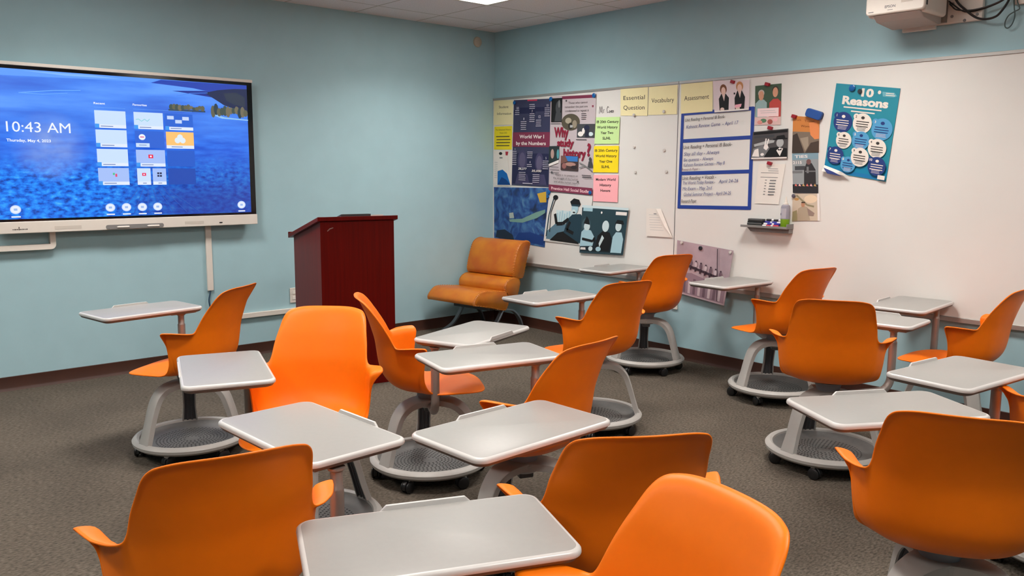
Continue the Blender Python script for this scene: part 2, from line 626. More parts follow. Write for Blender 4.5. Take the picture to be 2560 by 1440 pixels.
def make_light():
    t = thing('ceiling_light', None, 'ceiling light')
    s, z = 0.305, 0.0
    fr = MB()
    for a, b in ((0.305, 0.272),):
        o_ = [(-a, -a), (a, -a), (a, a), (-a, a)]
        i_ = [(-b, -b), (b, -b), (b, b), (-b, b)]
        v = [(x, y, -0.002) for x, y in o_] + [(x, y, -0.007) for x, y in o_] + [(x, y, -0.007) for x, y in i_] + [(x, y, -0.002) for x, y in i_]
        f = []
        for k in range(4):
            j = (k + 1) % 4
            f += [(k, j, 4 + j, 4 + k), (4 + k, 4 + j, 8 + j, 8 + k), (8 + k, 8 + j, 12 + j, 12 + k)]
        fr.add(v, f, M_TROFFER)
    fr.build('light_frame', t, smooth=False)
    for k in range(4):
        a = k * PI / 2
        T = Matrix.Rotation(a, 4, 'Z')
        fr2 = MB().box((-0.262, 0.262, -0.0045), (0.262, 0.270, -0.003), M_LAMP, T)
        fr2.build('edge_lens', t, smooth=False)
    MB().box((-0.243, -0.243, -0.006), (0.243, 0.243, -0.003), M_LAMP).build('diffuser', t, smooth=False)
    ld = bpy.data.lights.new('louvre_light', 'AREA')
    ld.shape = 'SQUARE'; ld.size = 0.48; ld.energy = LAMP_WATTS; ld.spread = LAMP_SPREAD; ld.color = LAMP_COLOUR
    lo = bpy.data.objects.new('louvre_light', ld)
    COL.objects.link(lo); lo.parent = t; lo.location = (0, 0, -0.008)
    return t


def copy_tree(o, parent=None):
    c = o.copy()
    COL.objects.link(c)
    c.parent = parent
    for ch in list(o.children):
        copy_tree(ch, c)
    return c


light0 = make_light()
first = True
for i in range(3):
    for j in range(3):
        o = light0 if first else copy_tree(light0)
        o.location = (-(GX + 0.61 + 0.305) - 2.44 * i, -(GY + 0.61 + 0.305) - 2.44 * j, H)
        if first:
            tag(o, 'square recessed ceiling light nearest the room corner, cut by the top of the photo', 'ceiling light', 'ceiling light panels')
        else:
            tag(o, 'square recessed ceiling light further back over the desks, outside the photo', 'ceiling light', 'ceiling light panels')
        first = False

# ------------------------------------------------------------------ wall display
t = thing('wall_display', 'large white framed touch display on the blue wall showing 10:43 AM', 'display', (-3.315, -0.05, 1.03))
L_ = Matrix.Translation((3.315, 0.05, -1.03))
XL, XR, ZB, ZT = -4.19, -2.438, 1.03, 2.101
MB().box((XL + 0.01, -0.052, ZB + 0.06), (XR - 0.01, -0.012, ZT - 0.02), M_MIDGREY, L_).build('rear_housing', t, smooth=False)
fr = MB()
fr.box((XL, -0.1, ZB), (XR, -0.05, ZB + 0.075), M_WHITEPL, L_)
fr.box((XL, -0.1, ZT - 0.022), (XR, -0.05, ZT), M_WHITEPL, L_)
fr.box((XL, -0.098, ZB + 0.075), (XL + 0.012, -0.05, ZT - 0.022), M_WHITEPL, L_)
fr.box((XR - 0.012, -0.086, ZB + 0.075), (XR - 0.004, -0.05, ZT - 0.022), M_WHITEPL, L_)
fr.build('bezel', t, smooth=False, bevel=0.006)
M_GLOSS = mat('glossy_black_glass', (6, 6, 10), 0.12)
sp_ = MB().box((XL + 0.012, -0.0905, ZB + 0.075), (XR - 0.004, -0.055, ZT - 0.022), M_GLOSS, L_).build('screen_border', t, smooth=False)


def on_tv(x, z, d):
    return tuple(L_ @ Vector((x, -0.0915 - d, z)))


S = Sheet([(-4.147, 2.058), (-2.482, 2.058), (-2.482, 1.121), (-4.147, 1.121)], on_tv, base=None)
me = MB()


def U(x): return (x + 4.147) / 1.665
def V(z): return (2.058 - z) / 0.937


S.b.add([on_tv(*q, 0.0) for q in S.q], [(3, 2, 1, 0)], lake_material())
G = glowmat
def sp(*p): return [(U(a), V(b)) for a, b in p]
S.poly(sp((-4.147, 2.058), (-3.10, 2.058), (-3.18, 2.032), (-3.55, 2.026), (-4.147, 2.012)), G((86, 150, 246)))
S.poly(sp((-3.95, 2.05), (-3.55, 2.052), (-3.35, 2.040), (-3.7, 2.036)), G((120, 176, 250)))
S.poly(sp((-3.17, 2.029), (-3.10, 2.054), (-2.482, 2.058), (-2.482, 1.955), (-2.70, 1.985), (-2.88, 2.012)), G((26, 62, 170)))
S.poly(sp((-3.03, 1.985), (-2.80, 1.998), (-2.66, 1.985), (-2.482, 1.955), (-2.482, 1.93), (-2.74, 1.955)), G((18, 44, 140)))
S.poly(sp((-2.80, 1.985), (-2.70, 2.01), (-2.58, 2.026), (-2.482, 2.03), (-2.482, 1.86), (-2.56, 1.875), (-2.66, 1.905), (-2.72, 1.94)), G((20, 36, 76)))
S.poly(sp((-2.66, 1.99), (-2.56, 2.0), (-2.50, 1.97), (-2.50, 1.90), (-2.58, 1.91), (-2.64, 1.94)), G((40, 52, 72)))
rr = random.Random(5)
def bush(x0, x1, z, h, n):
    for k in range(n):
        a = x0 + (x1 - x0) * (k + 0.5) / n
        S.ell(U(a), V(z + h * 0.35 * rr.random()), (x1 - x0) / n * 0.8 / 1.665, h * (0.35 + 0.4 * rr.random()) / 0.937, G(rr.choice([(60, 76, 72), (92, 92, 72), (38, 58, 70), (110, 104, 84)])), n=9)
S.rect(U(-3.06), V(1.858), U(-2.80), V(1.846), G((40, 66, 96)))
bush(-3.05, -2.81, 1.866, 0.032, 12)
S.poly(sp((-2.76, 1.845), (-2.66, 1.818), (-2.482, 1.808), (-2.482, 1.80), (-2.68, 1.808), (-2.76, 1.835)), G((140, 190, 235)))
bush(-2.755, -2.49, 1.852, 0.06, 12)
S.line(sp((-3.98, 1.912), (-3.78, 1.938), (-3.62, 1.948)), 0.006, G((96, 160, 244)))
S.line(sp((-3.98, 1.912), (-3.85, 1.910), (-3.70, 1.925)), 0.005, G((92, 156, 244)))
S.line(sp((-3.0, 1.95), (-2.9, 1.975), (-2.78, 1.985)), 0.004, G((70, 130, 232)))
for k in range(7):   # wake lines low in the picture
    S.line(sp((-3.30 + 0.035 * k, 1.30), (-3.42 + 0.09 * k, 1.14)), 0.004, G((44, 84, 178)))
WH = G((232, 238, 255))
S.text('10:43 AM', U(-4.063), V(1.702), 0.064 / 0.937, WH, w=0.366 / 1.665, align='l')
S.text('Thursday, May 4, 2023', U(-4.067), V(1.617), 0.017 / 0.937, WH, w=0.25 / 1.665, align='l', bold=True)
S.text('Recent', U(-3.547), V(1.872), 0.013 / 0.937, WH, w=0.07 / 1.665, align='l', bold=True)
S.text('Favourites', U(-3.30), V(1.875), 0.013 / 0.937, WH, w=0.092 / 1.665, align='l', bold=True)
PALE, PALE2, CAP = G((196, 218, 252)), G((160, 186, 240)), G((218, 228, 252))
GRY, MID = G((96, 120, 170)), G((34, 96, 206))
def tile(x0, z1, x1, z0, body, cap=0.022, icon=True, capc=None):
    S.rect(U(x0), V(z1), U(x1), V(z0), body)
    if cap:
        S.rect(U(x0), V(z0 + cap), U(x1), V(z0), capc or CAP)
        if icon:
            S.rect(U(x0), V(z0 + 0.026), U(x0 + 0.026), V(z0), G((60, 150, 236)))
        S.rect(U(x0 + 0.035), V(z0 + 0.014), U(x0 + 0.035 + 0.5 * (x1 - x0 - 0.04)), V(z0 + 0.009), GRY)
S.line(sp((-3.547, 1.845), (-3.35, 1.845)), 0.002, G((100, 160, 240)))
S.line(sp((-3.30, 1.845), (-2.90, 1.845)), 0.002, G((100, 160, 240)))
for z1 in (1.826, 1.700, 1.573):
    tile(-3.547, z1, -3.351, z1 - 0.114, PALE)
tile(-3.547, 1.447, -3.351, 1.333, PALE2)
S.rect(U(-3.455), V(1.414), U(-3.443), V(1.40), G((70, 190, 130))); S.rect(U(-3.44), V(1.408), U(-3.428), V(1.388), G((220, 70, 110)))
tile(-3.300, 1.826, -3.106, 1.713, PALE)
S.line(sp((-3.288, 1.775), (-3.27, 1.78), (-3.25, 1.765), (-3.23, 1.78), (-3.212, 1.766), (-3.196, 1.782)), 0.004, G((120, 200, 200)))
tile(-3.092, 1.826, -2.899, 1.713, MID)
for x, z in ((-3.055, 1.798), (-3.0, 1.772), (-2.95, 1.795)):
    S.rect(U(x - 0.023), V(z + 0.012), U(x + 0.023), V(z - 0.012), G((190, 208, 244)))
S.rect(U(-3.300), V(1.700), U(-3.106), V(1.585), G((40, 96, 206)))
S.ell(U(-3.253), V(1.658), 0.022 / 1.665, 0.020 / 0.937, WH); S.rect(U(-3.266), V(1.662), U(-3.240), V(1.655), G((210, 80, 130)))
S.rect(U(-3.296), V(1.617), U(-3.206), V(1.590), PALE); S.rect(U(-3.276), V(1.606), U(-3.226), V(1.602), GRY)
tile(-3.092, 1.700, -2.899, 1.585, G((250, 190, 112)), icon=False)
for dx, dz in ((0, 0.012), (-0.018, -0.010), (0.018, -0.010)):
    S.ell(U(-2.996 + dx), V(1.652 + dz), 0.020 / 1.665, 0.020 / 0.937, G((216, 230, 240)))
tile(-3.300, 1.572, -3.106, 1.458, PALE2)
S.rect(U(-3.219), V(1.540), U(-3.187), V(1.515), G((226, 30, 70))); S.rect(U(-3.209), V(1.533), U(-3.197), V(1.522), WH)
S.rect(U(-3.092), V(1.572), U(-2.899), V(1.460), G((30, 88, 196)))
S.rect(U(-3.092), V(1.446), U(-2.899), V(1.333), G((26, 72, 172)))
tile(-3.300, 1.446, -3.211, 1.333, PALE, icon=False); tile(-3.197, 1.446, -3.106, 1.333, PALE2, icon=False)
S.rect(U(-3.268), V(1.414), U(-3.242), V(1.394), G((226, 40, 84))); S.rect(U(-3.260), V(1.408), U(-3.251), V(1.400), WH)
for a in range(2):
    for b_ in range(2):
        S.rect(U(-3.167 + 0.017 * a), V(1.418 - 0.018 * b_), U(-3.153 + 0.017 * a), V(1.406 - 0.018 * b_), G((30, 36, 70)))
for x, z in ((-4.049, 1.183), (-3.487, 1.182), (-3.384, 1.182), (-3.28, 1.181), (-3.177, 1.181), (-2.569, 1.180)):
    S.ell(U(x), V(z), 0.031 / 1.665, 0.028 / 0.937, G((188, 208, 248)))
    S.ell(U(x), V(z), 0.026 / 1.665, 0.023 / 0.937, G((222, 230, 252)))
    S.rect(U(x - 0.010), V(z + 0.007), U(x + 0.010), V(z - 0.007), G((150, 180, 230)))
    S.rect(U(x - 0.026), V(z - 0.042), U(x + 0.026), V(z - 0.050), WH)
S.done('screen_picture', None, None, parent=t)
tr = MB()
tr.prism(rrect(-3.518, 1.036, -3.137, 1.064, 0.012, 4), -0.1045, -0.099, 1, M_MIDGREY, L_)
tr.box((-3.50, -0.112, 1.036), (-3.155, -0.104, 1.0405), M_MIDGREY, L_)
tr.build('pen_ledge', t, smooth=False)
MB().box((-2.735, -0.1015, 1.048), (-2.712, -0.099, 1.056), M_BLACK, L_).build('infrared_port', t, smooth=False)
for x0, x1 in ((-3.83, -3.67), (-2.985, -2.85)):
    MB().box((x0, -0.1012, 1.048), (x1, -0.0995, 1.069), mat('speaker_mesh_grey', (206, 197, 186), 0.7), L_).build('speaker_grille', t, smooth=False)
lg = MB()
M_INK = mat('logo_dark_grey', (58, 54, 54), 0.5)
for k, (x, w_, h_) in enumerate(((-4.068, .008, .004), (-4.057, .007, .007), (-4.046, .007, .006), (-4.035, .006, .009), (-4.025, .008, .006), (-4.013, .007, .007), (-4.002, .007, .005), (-3.991, .008, .006))):
    lg.box((x - w_ / 2, -0.1012, 1.056 - h_ / 2), (x + w_ / 2, -0.0995, 1.056 + h_ / 2), M_INK, L_)
lg.box((-4.037, -0.1012, 1.062), (-4.032, -0.0995, 1.072), M_INK, L_)
lg.build('maker_logo', t, smooth=False)
for lab, x0, x1 in (('white stylus lying at the left end of the ledge under the display', -3.452, -3.369), ('white stylus lying at the right end of the ledge under the display', -3.253, -3.169)):
    b = MB()
    x0 += 0.0; T = Matrix.Translation((x0, -0.110, 1.0478)) @ Matrix.Rotation(PI / 2, 4, 'Y')
    b.lathe([(0.0, 0), (0.003, 0.002), (0.0068, 0.012), (0.0073, 0.06), (0.0068, x1 - x0 - 0.002), (0.0, x1 - x0)], M_WHITEPL, 14, T)
    tag(b.build('stylus'), lab, 'stylus', 'styluses on the display ledge')

# rounded white conduit loop under the display, trunking, cable, outlet, sensor
b = MB()
outer = [(-4.9, 1.03), (-4.9, 0.955)] + arc((-4.87, 0.947), 0.03, PI, 1.5 * PI, 5) + arc((-3.848, 0.947), 0.032, 1.5 * PI, 2 * PI, 6) + [(-3.816, 1.03)]
inner = [(-3.850, 1.03), (-3.850, 0.962)] + arc((-3.862, 0.960), 0.012, 0, -PI / 2, 4) + arc((-4.85, 0.960), 0.012, -PI / 2, -PI, 4) + [(-4.862, 1.03)]
o_n, i_n = outer, inner[::-1]
def strip(b, A, B, y0, y1, material):
    n = len(A)
    v = [(x, y0, z) for x, z in A] + [(x, y0, z) for x, z in B] + [(x, y1, z) for x, z in A] + [(x, y1, z) for x, z in B]
    f = []
    for k in range(n - 1):
        f += [(k, k + 1, n + k + 1, n + k), (2 * n + k, 3 * n + k, 3 * n + k + 1, 2 * n + k + 1), (k, 2 * n + k, 2 * n + k + 1, k + 1), (n + k, n + k + 1, 3 * n + k + 1, 3 * n + k)]
    f += [(0, n, 3 * n, 2 * n), (n - 1, 3 * n - 1, 4 * n - 1, 2 * n - 1)]
    b.add(v, f, material)
m_ = min(len(o_n), len(i_n))
def resample(P, n):
    P = np.array(P); d = np.r_[0, np.cumsum(np.linalg.norm(np.diff(P, axis=0), axis=1))]
    return [tuple(np.array([np.interp(s, d, P[:, 0]), np.interp(s, d, P[:, 1])])) for s in np.linspace(0, d[-1], n)]
A_ = o_n; B_ = []
for (x, z) in A_:
    B_.append((min(max(x, -4.866), -3.850), max(z, 0.950)))
strip(b, A_, B_, -0.045, -0.002, M_WHITEPL)
tag(b.build('cable_bracket', smooth=False), 'white round cornered bracket loop on the blue wall under the display, left edge of photo', 'bracket')

b = MB().box((-2.811, -0.020, 0.540), (-2.767, -0.001, 1.10), M_WHITEPL)
tag(b.build('cable_duct', bevel=0.003, smooth=False), 'vertical white cable duct running down from the display', 'cable duct')
b = MB().tube(spline([(-2.79, -0.010, 0.57), (-2.795, -0.014, 0.52), (-2.806, -0.016, 0.47), (-2.800, -0.016, 0.42), (-2.785, -0.014, 0.36)], 6), 0.006, mat('dark_blue_cable', (44, 70, 92), 0.4), 8)
tag(b.build('power_cable'), 'dark blue cable hanging out of the bottom of the vertical duct', 'cable')
b = MB().box((-2.86, -0.026, 0.300), (-2.05, -0.001, 0.338), M_WHITEPL)
tag(b.build('wall_raceway', bevel=0.003, smooth=False), 'horizontal cream cable raceway low on the blue wall left of the lectern', 'cable raceway')
t = thing('wall_outlet', 'white outlet plate on the blue wall just left of the lectern', 'outlet', (-2.11, 0, 0.44))
MB().box((-0.036, -0.009, -0.06), (0.036, -0.001, 0.06), M_WHITEPL).build('cover_plate', t, smooth=False, bevel=0.003)
for z in (-0.022, 0.022):
    MB().box((-0.017, -0.012, z - 0.014), (0.017, -0.008, z + 0.014), M_PAPER).build('socket', t, smooth=False, bevel=0.002)
b = MB().lathe([(0, 0.020), (0.030, 0.019), (0.043, 0.012), (0.047, 0.003), (0.047, 0)], mat('sensor_cream', (196, 186, 168), 0.6), 32, Matrix.Translation((-0.210, 0, 2.610)) @ Matrix.Rotation(PI / 2, 4, 'X'))
tag(b.build('wall_sensor'), 'small round cream sensor high on the blue wall beside the corner', 'sensor')

# ------------------------------------------------------------------ whiteboards
SEAM = -2.172
ZWB, ZWT = 0.600, 2.1116
def whiteboard(y0, y1, label, strip_end):
    t = thing('whiteboard', label, 'whiteboard', (0, (y0 + y1) / 2, ZWB), 0, 'whiteboards on the right wall')
    T = Matrix.Translation((0, -(y0 + y1) / 2, -ZWB))
    MB().box((-0.020, y1, ZWB), (-0.001, y0, ZWT - 0.012), M_BOARD, T).build('writing_panel', t, smooth=False)
    MB().box((-0.026, y1, ZWT - 0.020), (-0.001, y0, ZWT), M_ALU, T).build('top_rail', t, smooth=False, bevel=0.002)
    MB().box((-0.030, y1, ZWB - 0.026), (-0.001, y0, ZWB + 0.004), M_ALU, T).build('bottom_rail', t, smooth=False, bevel=0.003)
    if strip_end:
        MB().box((-0.022, y1, ZWB), (-0.001, y1 + 0.004, ZWT - 0.02), M_ALU, T).build('joint_strip', t, smooth=False)
    return t
whiteboard(-0.004, SEAM, 'left whiteboard next to the corner, crowded with posters and note sheets', True)
whiteboard(SEAM - 0.002, -6.8, 'right whiteboard with the blue taped planner and the teal poster, mostly bare', False)
tag(MB().box((-0.012, -2.212, 0.383), (-0.001, -2.150, 0.572), M_WHITEPL).build('joint_cover', smooth=False, bevel=0.002), 'short pale cover strip on the wall under the whiteboard joint', 'cover strip')

INK = inkmat((38, 36, 36)); DK = inkmat((60, 56, 54)); RED = inkmat((140, 30, 56)); WHITE = inkmat((236, 230, 226))
BLK = inkmat((26, 26, 28)); G1 = inkmat((70, 72, 76)); G2 = inkmat((120, 122, 124)); G3 = inkmat((176, 178, 178)); TEALB = inkmat((36, 62, 76))
SKIN = inkmat((206, 152, 124)); ICE = inkmat((168, 204, 216)); ICE2 = inkmat((206, 224, 228))
GRPN = 'note sheets on the left whiteboard'

s = Sheet([(-0.019, 2.094), (-0.287, 2.083), (-0.289, 1.86), (-0.012, 1.866)], on_right, base=M_CREAM, lift=0.002)
s.text('Student', .52, .27, .10, DK, w=.50).text('Information', .55, .54, .10, DK, w=.74)
s.done('title_sheet', 'cream sheet reading Student Information at the far left of the whiteboard', 'sheet', GRPN)
M_YEL = mat('yellow_paper', (236, 216, 30), 0.7)
s = Sheet([(-0.024, 1.851), (-0.277, 1.849), (-0.273, 1.634), (-0.018, 1.638)], on_right, base=M_YEL, lift=0.001)
s.text('The Advanced History', .5, .14, .07, DK, w=.86).text('Project 2023', .52, .28, .06, DK, w=.4)
s.greek(.1, .95, .42, .13, 4, DK, h=.28)
s.done('notice_sheet', 'yellow sheet with small print under the Student Information sheet', 'sheet', GRPN)
s = Sheet([(-0.015, 1.626), (-0.279, 1.622), (-0.272, 1.305), (-0.010, 1.331)], on_right, base=M_PAPER, lift=0.001)
s.ell(.38, .08, .09, .045, BLK); s.poly([(.64, .02), (.80, .02), (.76, .14), (.66, .14)], inkmat((170, 40, 60)))
s.greek(.05, .25, .35, .06, 9, G3, h=.25)
s.done('plain_sheet', 'white sheet behind the folded blue and white leaflet near the corner', 'sheet', GRPN)
s = Sheet([(-0.078, 1.583), (-0.216, 1.582), (-0.268, 1.303), (-0.072, 1.302)], on_right, base=M_PAPER, lift=0.006)
s.poly([(.02, .52), (.45, .47), (.80, .60), (.98, .98), (.02, .98)], inkmat((18, 104, 180))).poly([(.02, .98), (.35, .72), (.70, .80), (.98, .98)], inkmat((12, 66, 130))).rect(.2, .06, .5, .10, G2)
s.done('leaflet', 'white leaflet with a blue wave pinned over the plain white sheet', 'leaflet')

NAVY = inkmat((50, 50, 82)); NAVY2 = inkmat((38, 40, 74)); PLUM = inkmat((126, 50, 76)); LAV = inkmat((196, 190, 206)); VIO = inkmat((70, 66, 100))
s = Sheet([(-0.302, 2.080), (-0.794, 2.066), (-0.775, 1.299), (-0.277, 1.309)], on_right, base=mat('navy_poster_paper', (54, 54, 86), 0.45), lift=0.003)
s.rect(.18, .09, .95, .14, NAVY2).rect(.0, .12, .6, .16, NAVY2).rect(.02, .62, .98, .98, NAVY2)
s.ell(.28, .70, .13, .12, VIO).ell(.74, .72, .11, .11, VIO).poly([(.1, .98), (.16, .86), (.42, .86), (.5, .98)], VIO).poly([(.55, .98), (.6, .86), (.88, .86), (.95, .98)], VIO)
s.ell(.28, .70, .085, .09, inkmat((92, 86, 116))).ell(.74, .73, .075, .085, inkmat((98, 92, 120)))
s.rect(.38, .002, .64, .018, inkmat((206, 60, 90)))
s.rect(.0, .375, 1.0, .545, PLUM)
s.text('World War I', .52, .425, .040, WHITE, w=.66, bold=True).text('by the Numbers', .5, .502, .040, WHITE, w=.80, bold=True)
for (tx, u, v, h) in (('10', .12, .095, .03), ('7', .52, .135, .025), ('13', .92, .075, .025), ('8', .30, .22, .025), ('12', .72, .20, .03), ('6', .08, .57, .02), ('4', .50, .72, .025), ('5', .92, .67, .025)):
    s.text(tx, u, v, h, LAV, bold=True)
s.text('28,277', .30, .80, .024, WHITE, w=.24, bold=True, shear=.2).text('35,000', .68, .82, .024, WHITE, w=.26, bold=True, shear=.2)
for k, (u0, u1, v0, n) in enumerate(((.05, .18, .12, 3), (.44, .6, .055, 3), (.45, .6, .16, 5), (.85, .99, .10, 5), (.22, .38, .25, 5), (.63, .78, .235, 4), (.01, .14, .595, 8), (.42, .57, .60, 4), (.42, .57, .745, 2), (.84, 1.0, .70, 5), (.2, .4, .84, 5), (.58, .78, .86, 5))):
    s.greek(u0, u1, v0, .022, n, LAV, h=.34, rnd=k)
s.greek(.32, .62, .965, .02, 1, LAV, h=.5)
s.done('history_poster', 'navy poster with a plum band reading World War I by the Numbers', 'poster')

s = Sheet([(-0.790, 2.083), (-1.329, 2.071), (-1.315, 1.238), (-0.777, 1.263)], on_right, base=mat('pale_mauve_poster_paper', (196, 184, 188), 0.4), lift=0.004)
s.rect(.26, .005, .98, .035, PLUM)
s.rect(.02, .02, .27, .27, BLK).ell(.18, .12, .06, .07, G1).poly([(.1, .26), (.13, .17), (.25, .17), (.26, .26)], G1).ell(.20, .08, .025, .04, G2)
s.text('"', .36, .07, .05, INK, bold=True).text('"', .94, .135, .05, RED, bold=True)
s.text('Those who cannot', .62, .075, .022, DK, w=.42).text('remember the past are', .58, .115, .022, DK, w=.5).text('condemned to repeat it', .60, .155, .022, DK, w=.52)
s.ell(.47, .27, .205, .085, inkmat((86, 80, 66)), 28).ell(.42, .255, .07, .03, inkmat((170, 160, 140))).ell(.56, .29, .05, .04, inkmat((150, 140, 122))).ell(.47, .31, .05, .035, inkmat((46, 42, 36))).rect(.46, .30, .52, .325, G3)
s.greek(.70, .82, .185, .018, 4, INK, h=.3)
s.rect(.62, .29, 1.0, .425, G1).ell(.70, .39, .06, .025, WHITE).ell(.76, .36, .03, .03, WHITE).ell(.83, .33, .06, .03, inkmat((40, 44, 70))).ell(.92, .39, .05, .02, ICE2).rect(.80, .34, .88, .42, inkmat((40, 42, 60)))
s.greek(.02, .28, .282, .02, 1, G1, h=.25).greek(.6, .86, .443, .02, 1, G1, h=.3)
s.text('Why', .27, .372, .095, RED, w=.33, bold=.045).text('study', .37, .482, .072, RED, w=.38, bold=.045).text('history', .58, .585, .082, RED, w=.50, bold=.045).text('?', .89, .545, .12, RED, bold=.035)
s.poly([(.0, .52), (.23, .515), (.23, .66), (.0, .71)], inkmat((40, 52, 54))).ell(.08, .6, .04, .05, inkmat((180, 150, 140))).ell(.21, .6, .03, .05, inkmat((90, 160, 170))).poly([(.0, .71), (.23, .66), (.23, .69), (.0, .735)], WHITE)
s.rect(.28, .615, .67, .765, inkmat((70, 54, 54))).rect(.38, .617, .66, .67, inkmat((58, 120, 190))).poly([(.28, .615), (.38, .617), (.44, .67), (.28, .70)], inkmat((120, 84, 76))).ell(.5, .70, .12, .02, inkmat((176, 136, 126))).ell(.36, .72, .05, .03, inkmat((150, 100, 96))).ell(.58, .73, .07, .018, inkmat((46, 40, 44)))
s.ell(.93, .64, .028, .022, G1).poly([(.88, .72), (.90, .66), (.96, .66), (1.0, .72)], G1).line([(.70, .68), (.80, .70), (.92, .735), (.98, .76)], .010, G2).line([(.70, .73), (.82, .71)], .008, G2)
s.greek(.02, .26, .735, .03, 3, INK, h=.16).greek(.76, .98, .80, .02, 2, INK, h=.35)
s.text('"', .08, .81, .045, G1, bold=True).text('"', .68, .89, .045, DK, bold=True)
s.text('There is no present or', .42, .815, .020, DK, w=.52).text('the struggle of the human', .40, .850, .020, DK, w=.56).text('and of the human need', .40, .888, .020, DK, w=.52)
s.rect(.02, .925, 1.0, .995, PLUM)
s.text('Prentice Hall Social Studies', .52, .962, .030, inkmat((240, 200, 206)), w=.88, bold=True)
s.done('study_poster', 'tall pale poster reading Why study history? in dark red', 'poster')

for (nm, q, paper, lines, lab) in (
    ('class_sheet', [(-1.334, 1.882), (-1.596, 1.875), (-1.590, 1.661), (-1.320, 1.665)], mat('green_paper', (200, 234, 160), 0.7), ('IB 20th Century', 'World History', 'Year Two', 'SL/HL'), 'pale green class sheet reading World History Year Two'),
    ('class_sheet', [(-1.318, 1.648), (-1.591, 1.646), (-1.589, 1.431), (-1.312, 1.432)], mat('bright_yellow_paper', (250, 222, 10), 0.7), ('IB 20th Century', 'World History', 'Year One', 'SL/HL'), 'bright yellow class sheet reading World History Year One'),
    ('class_sheet', [(-1.318, 1.410), (-1.594, 1.413), (-1.591, 1.191), (-1.318, 1.192)], mat('pink_paper', (255, 178, 184), 0.7), ('Modern World', 'History', 'Honors'), 'pink class sheet reading Modern World History Honors')):
    s = Sheet(q, on_right, base=paper, lift=0.006)
    for k, tx in enumerate(lines):
        s.text(tx, .5, .17 + .205 * k, .095, INK, w=min(.92, len(tx) * .066), bold=True)
    s.done(nm, lab, 'sheet', 'class name sheets on the left whiteboard')
s = Sheet([(-1.361, 1.976), (-1.522, 1.968), (-1.522, 1.902), (-1.361, 1.909)], on_right, base=None)
s.line([(.02, .98), (.06, .1), (.14, .85), (.2, .08), (.24, .95)], .004, INK).line([(.32, .9), (.32, .5), (.38, .48)], .004, INK)
s.line([(.68, .25), (.60, .1), (.54, .45), (.58, .85), (.68, .8)], .004, INK).line([(.74, .6), (.70, .8), (.76, .88), (.80, .7), (.74, .6)], .004, INK).line([(.80, .72), (.86, .68), (.90, .58), (.84, .62), (.86, .85), (.92, .8)], .004, INK).line([(.93, .85), (.93, .6), (.99, .6), (1.0, .85)], .004, INK)
s.done('handwriting', 'handwritten name Mr Coen in black marker above the green sheet', 'handwriting')
for (tx, q, lab, seam) in ((('Essential', 'Question'), [(-1.593, 2.092), (-1.876, 2.090), (-1.877, 1.871), (-1.600, 1.884)], 'cream heading sheet reading Essential Question', 0),
                     (('Vocabulary',), [(-1.884, 2.089), (-2.160, 2.086), (-2.161, 1.870), (-1.882, 1.876)], 'cream heading sheet reading Vocabulary', 0),
                     (('Assessment',), [(-2.192, 2.088), (-2.474, 2.090), (-2.481, 1.876), (-2.196, 1.872)], 'cream heading sheet reading Assessment above the taped planner', 0)):
    s = Sheet(q, on_right, base=M_CREAM, lift=0.003)
    for k, w_ in enumerate(tx):
        s.text(w_, .5, (.34 if len(tx) == 2 else .49) + .36 * k, .155, INK, w=.78)
    s.done('heading_sheet', lab, 'sheet', 'cream heading sheets along the whiteboard top')

# plain painted blue print (a generic stand-in) and two black and white photographs
def swirl_material():
    m = mat('blue_abstract_print', (30, 62, 120), 0.5)
    nt = m.node_tree
    b = nt.nodes['Principled BSDF']
    tc = nt.nodes.new('ShaderNodeTexCoord')
    n = nt.nodes.new('ShaderNodeTexNoise'); n.inputs['Scale'].default_value = 7; n.inputs['Detail'].default_value = 4; n.inputs['Distortion'].default_value = 1.4
    nt.links.new(tc.outputs['Object'], n.inputs['Vector'])
    r = nt.nodes.new('ShaderNodeValToRGB')
    e = r.color_ramp.elements
    e[0].position = 0.30; e[0].color = (*lin((20, 36, 72)), 1)
    e[1].position = 0.74; e[1].color = (*lin((110, 150, 176)), 1)
    x = e.new(0.47); x.color = (*lin((34, 74, 140)), 1)
    x = e.new(0.60); x.color = (*lin((62, 110, 164)), 1)
    nt.links.new(n.outputs['Fac'], r.inputs['Fac'])
    nt.links.new(r.outputs['Color'], b.inputs['Base Color'])
    return m
s = Sheet([(-0.019, 1.285), (-0.783, 1.291), (-0.730, 0.759), (-0.024, 0.801)], on_right, base=swirl_material(), lift=0.002)
s.poly([(.03, .98), (.06, .84), (.22, .80), (.38, .88), (.42, .985)], inkmat((34, 48, 66)))
s.poly([(.42, .96), (.5, .82), (.72, .78), (.96, .82), (.97, .97)], inkmat((30, 62, 128)))
s.poly([(.30, .60), (.55, .56), (.80, .42), (.96, .36), (.96, .42), (.82, .52), (.56, .63), (.32, .64)], inkmat((120, 160, 150)))
s.poly([(.80, .10), (.95, .06), (.97, .24), (.86, .25)], inkmat((212, 172, 60)))
s.poly([(.30, .48), (.38, .46), (.40, .56), (.31, .58)], inkmat((170, 184, 178)))
s.done('blue_print', 'blue painted art print with a yellow patch hanging low beside the room corner', 'art print')

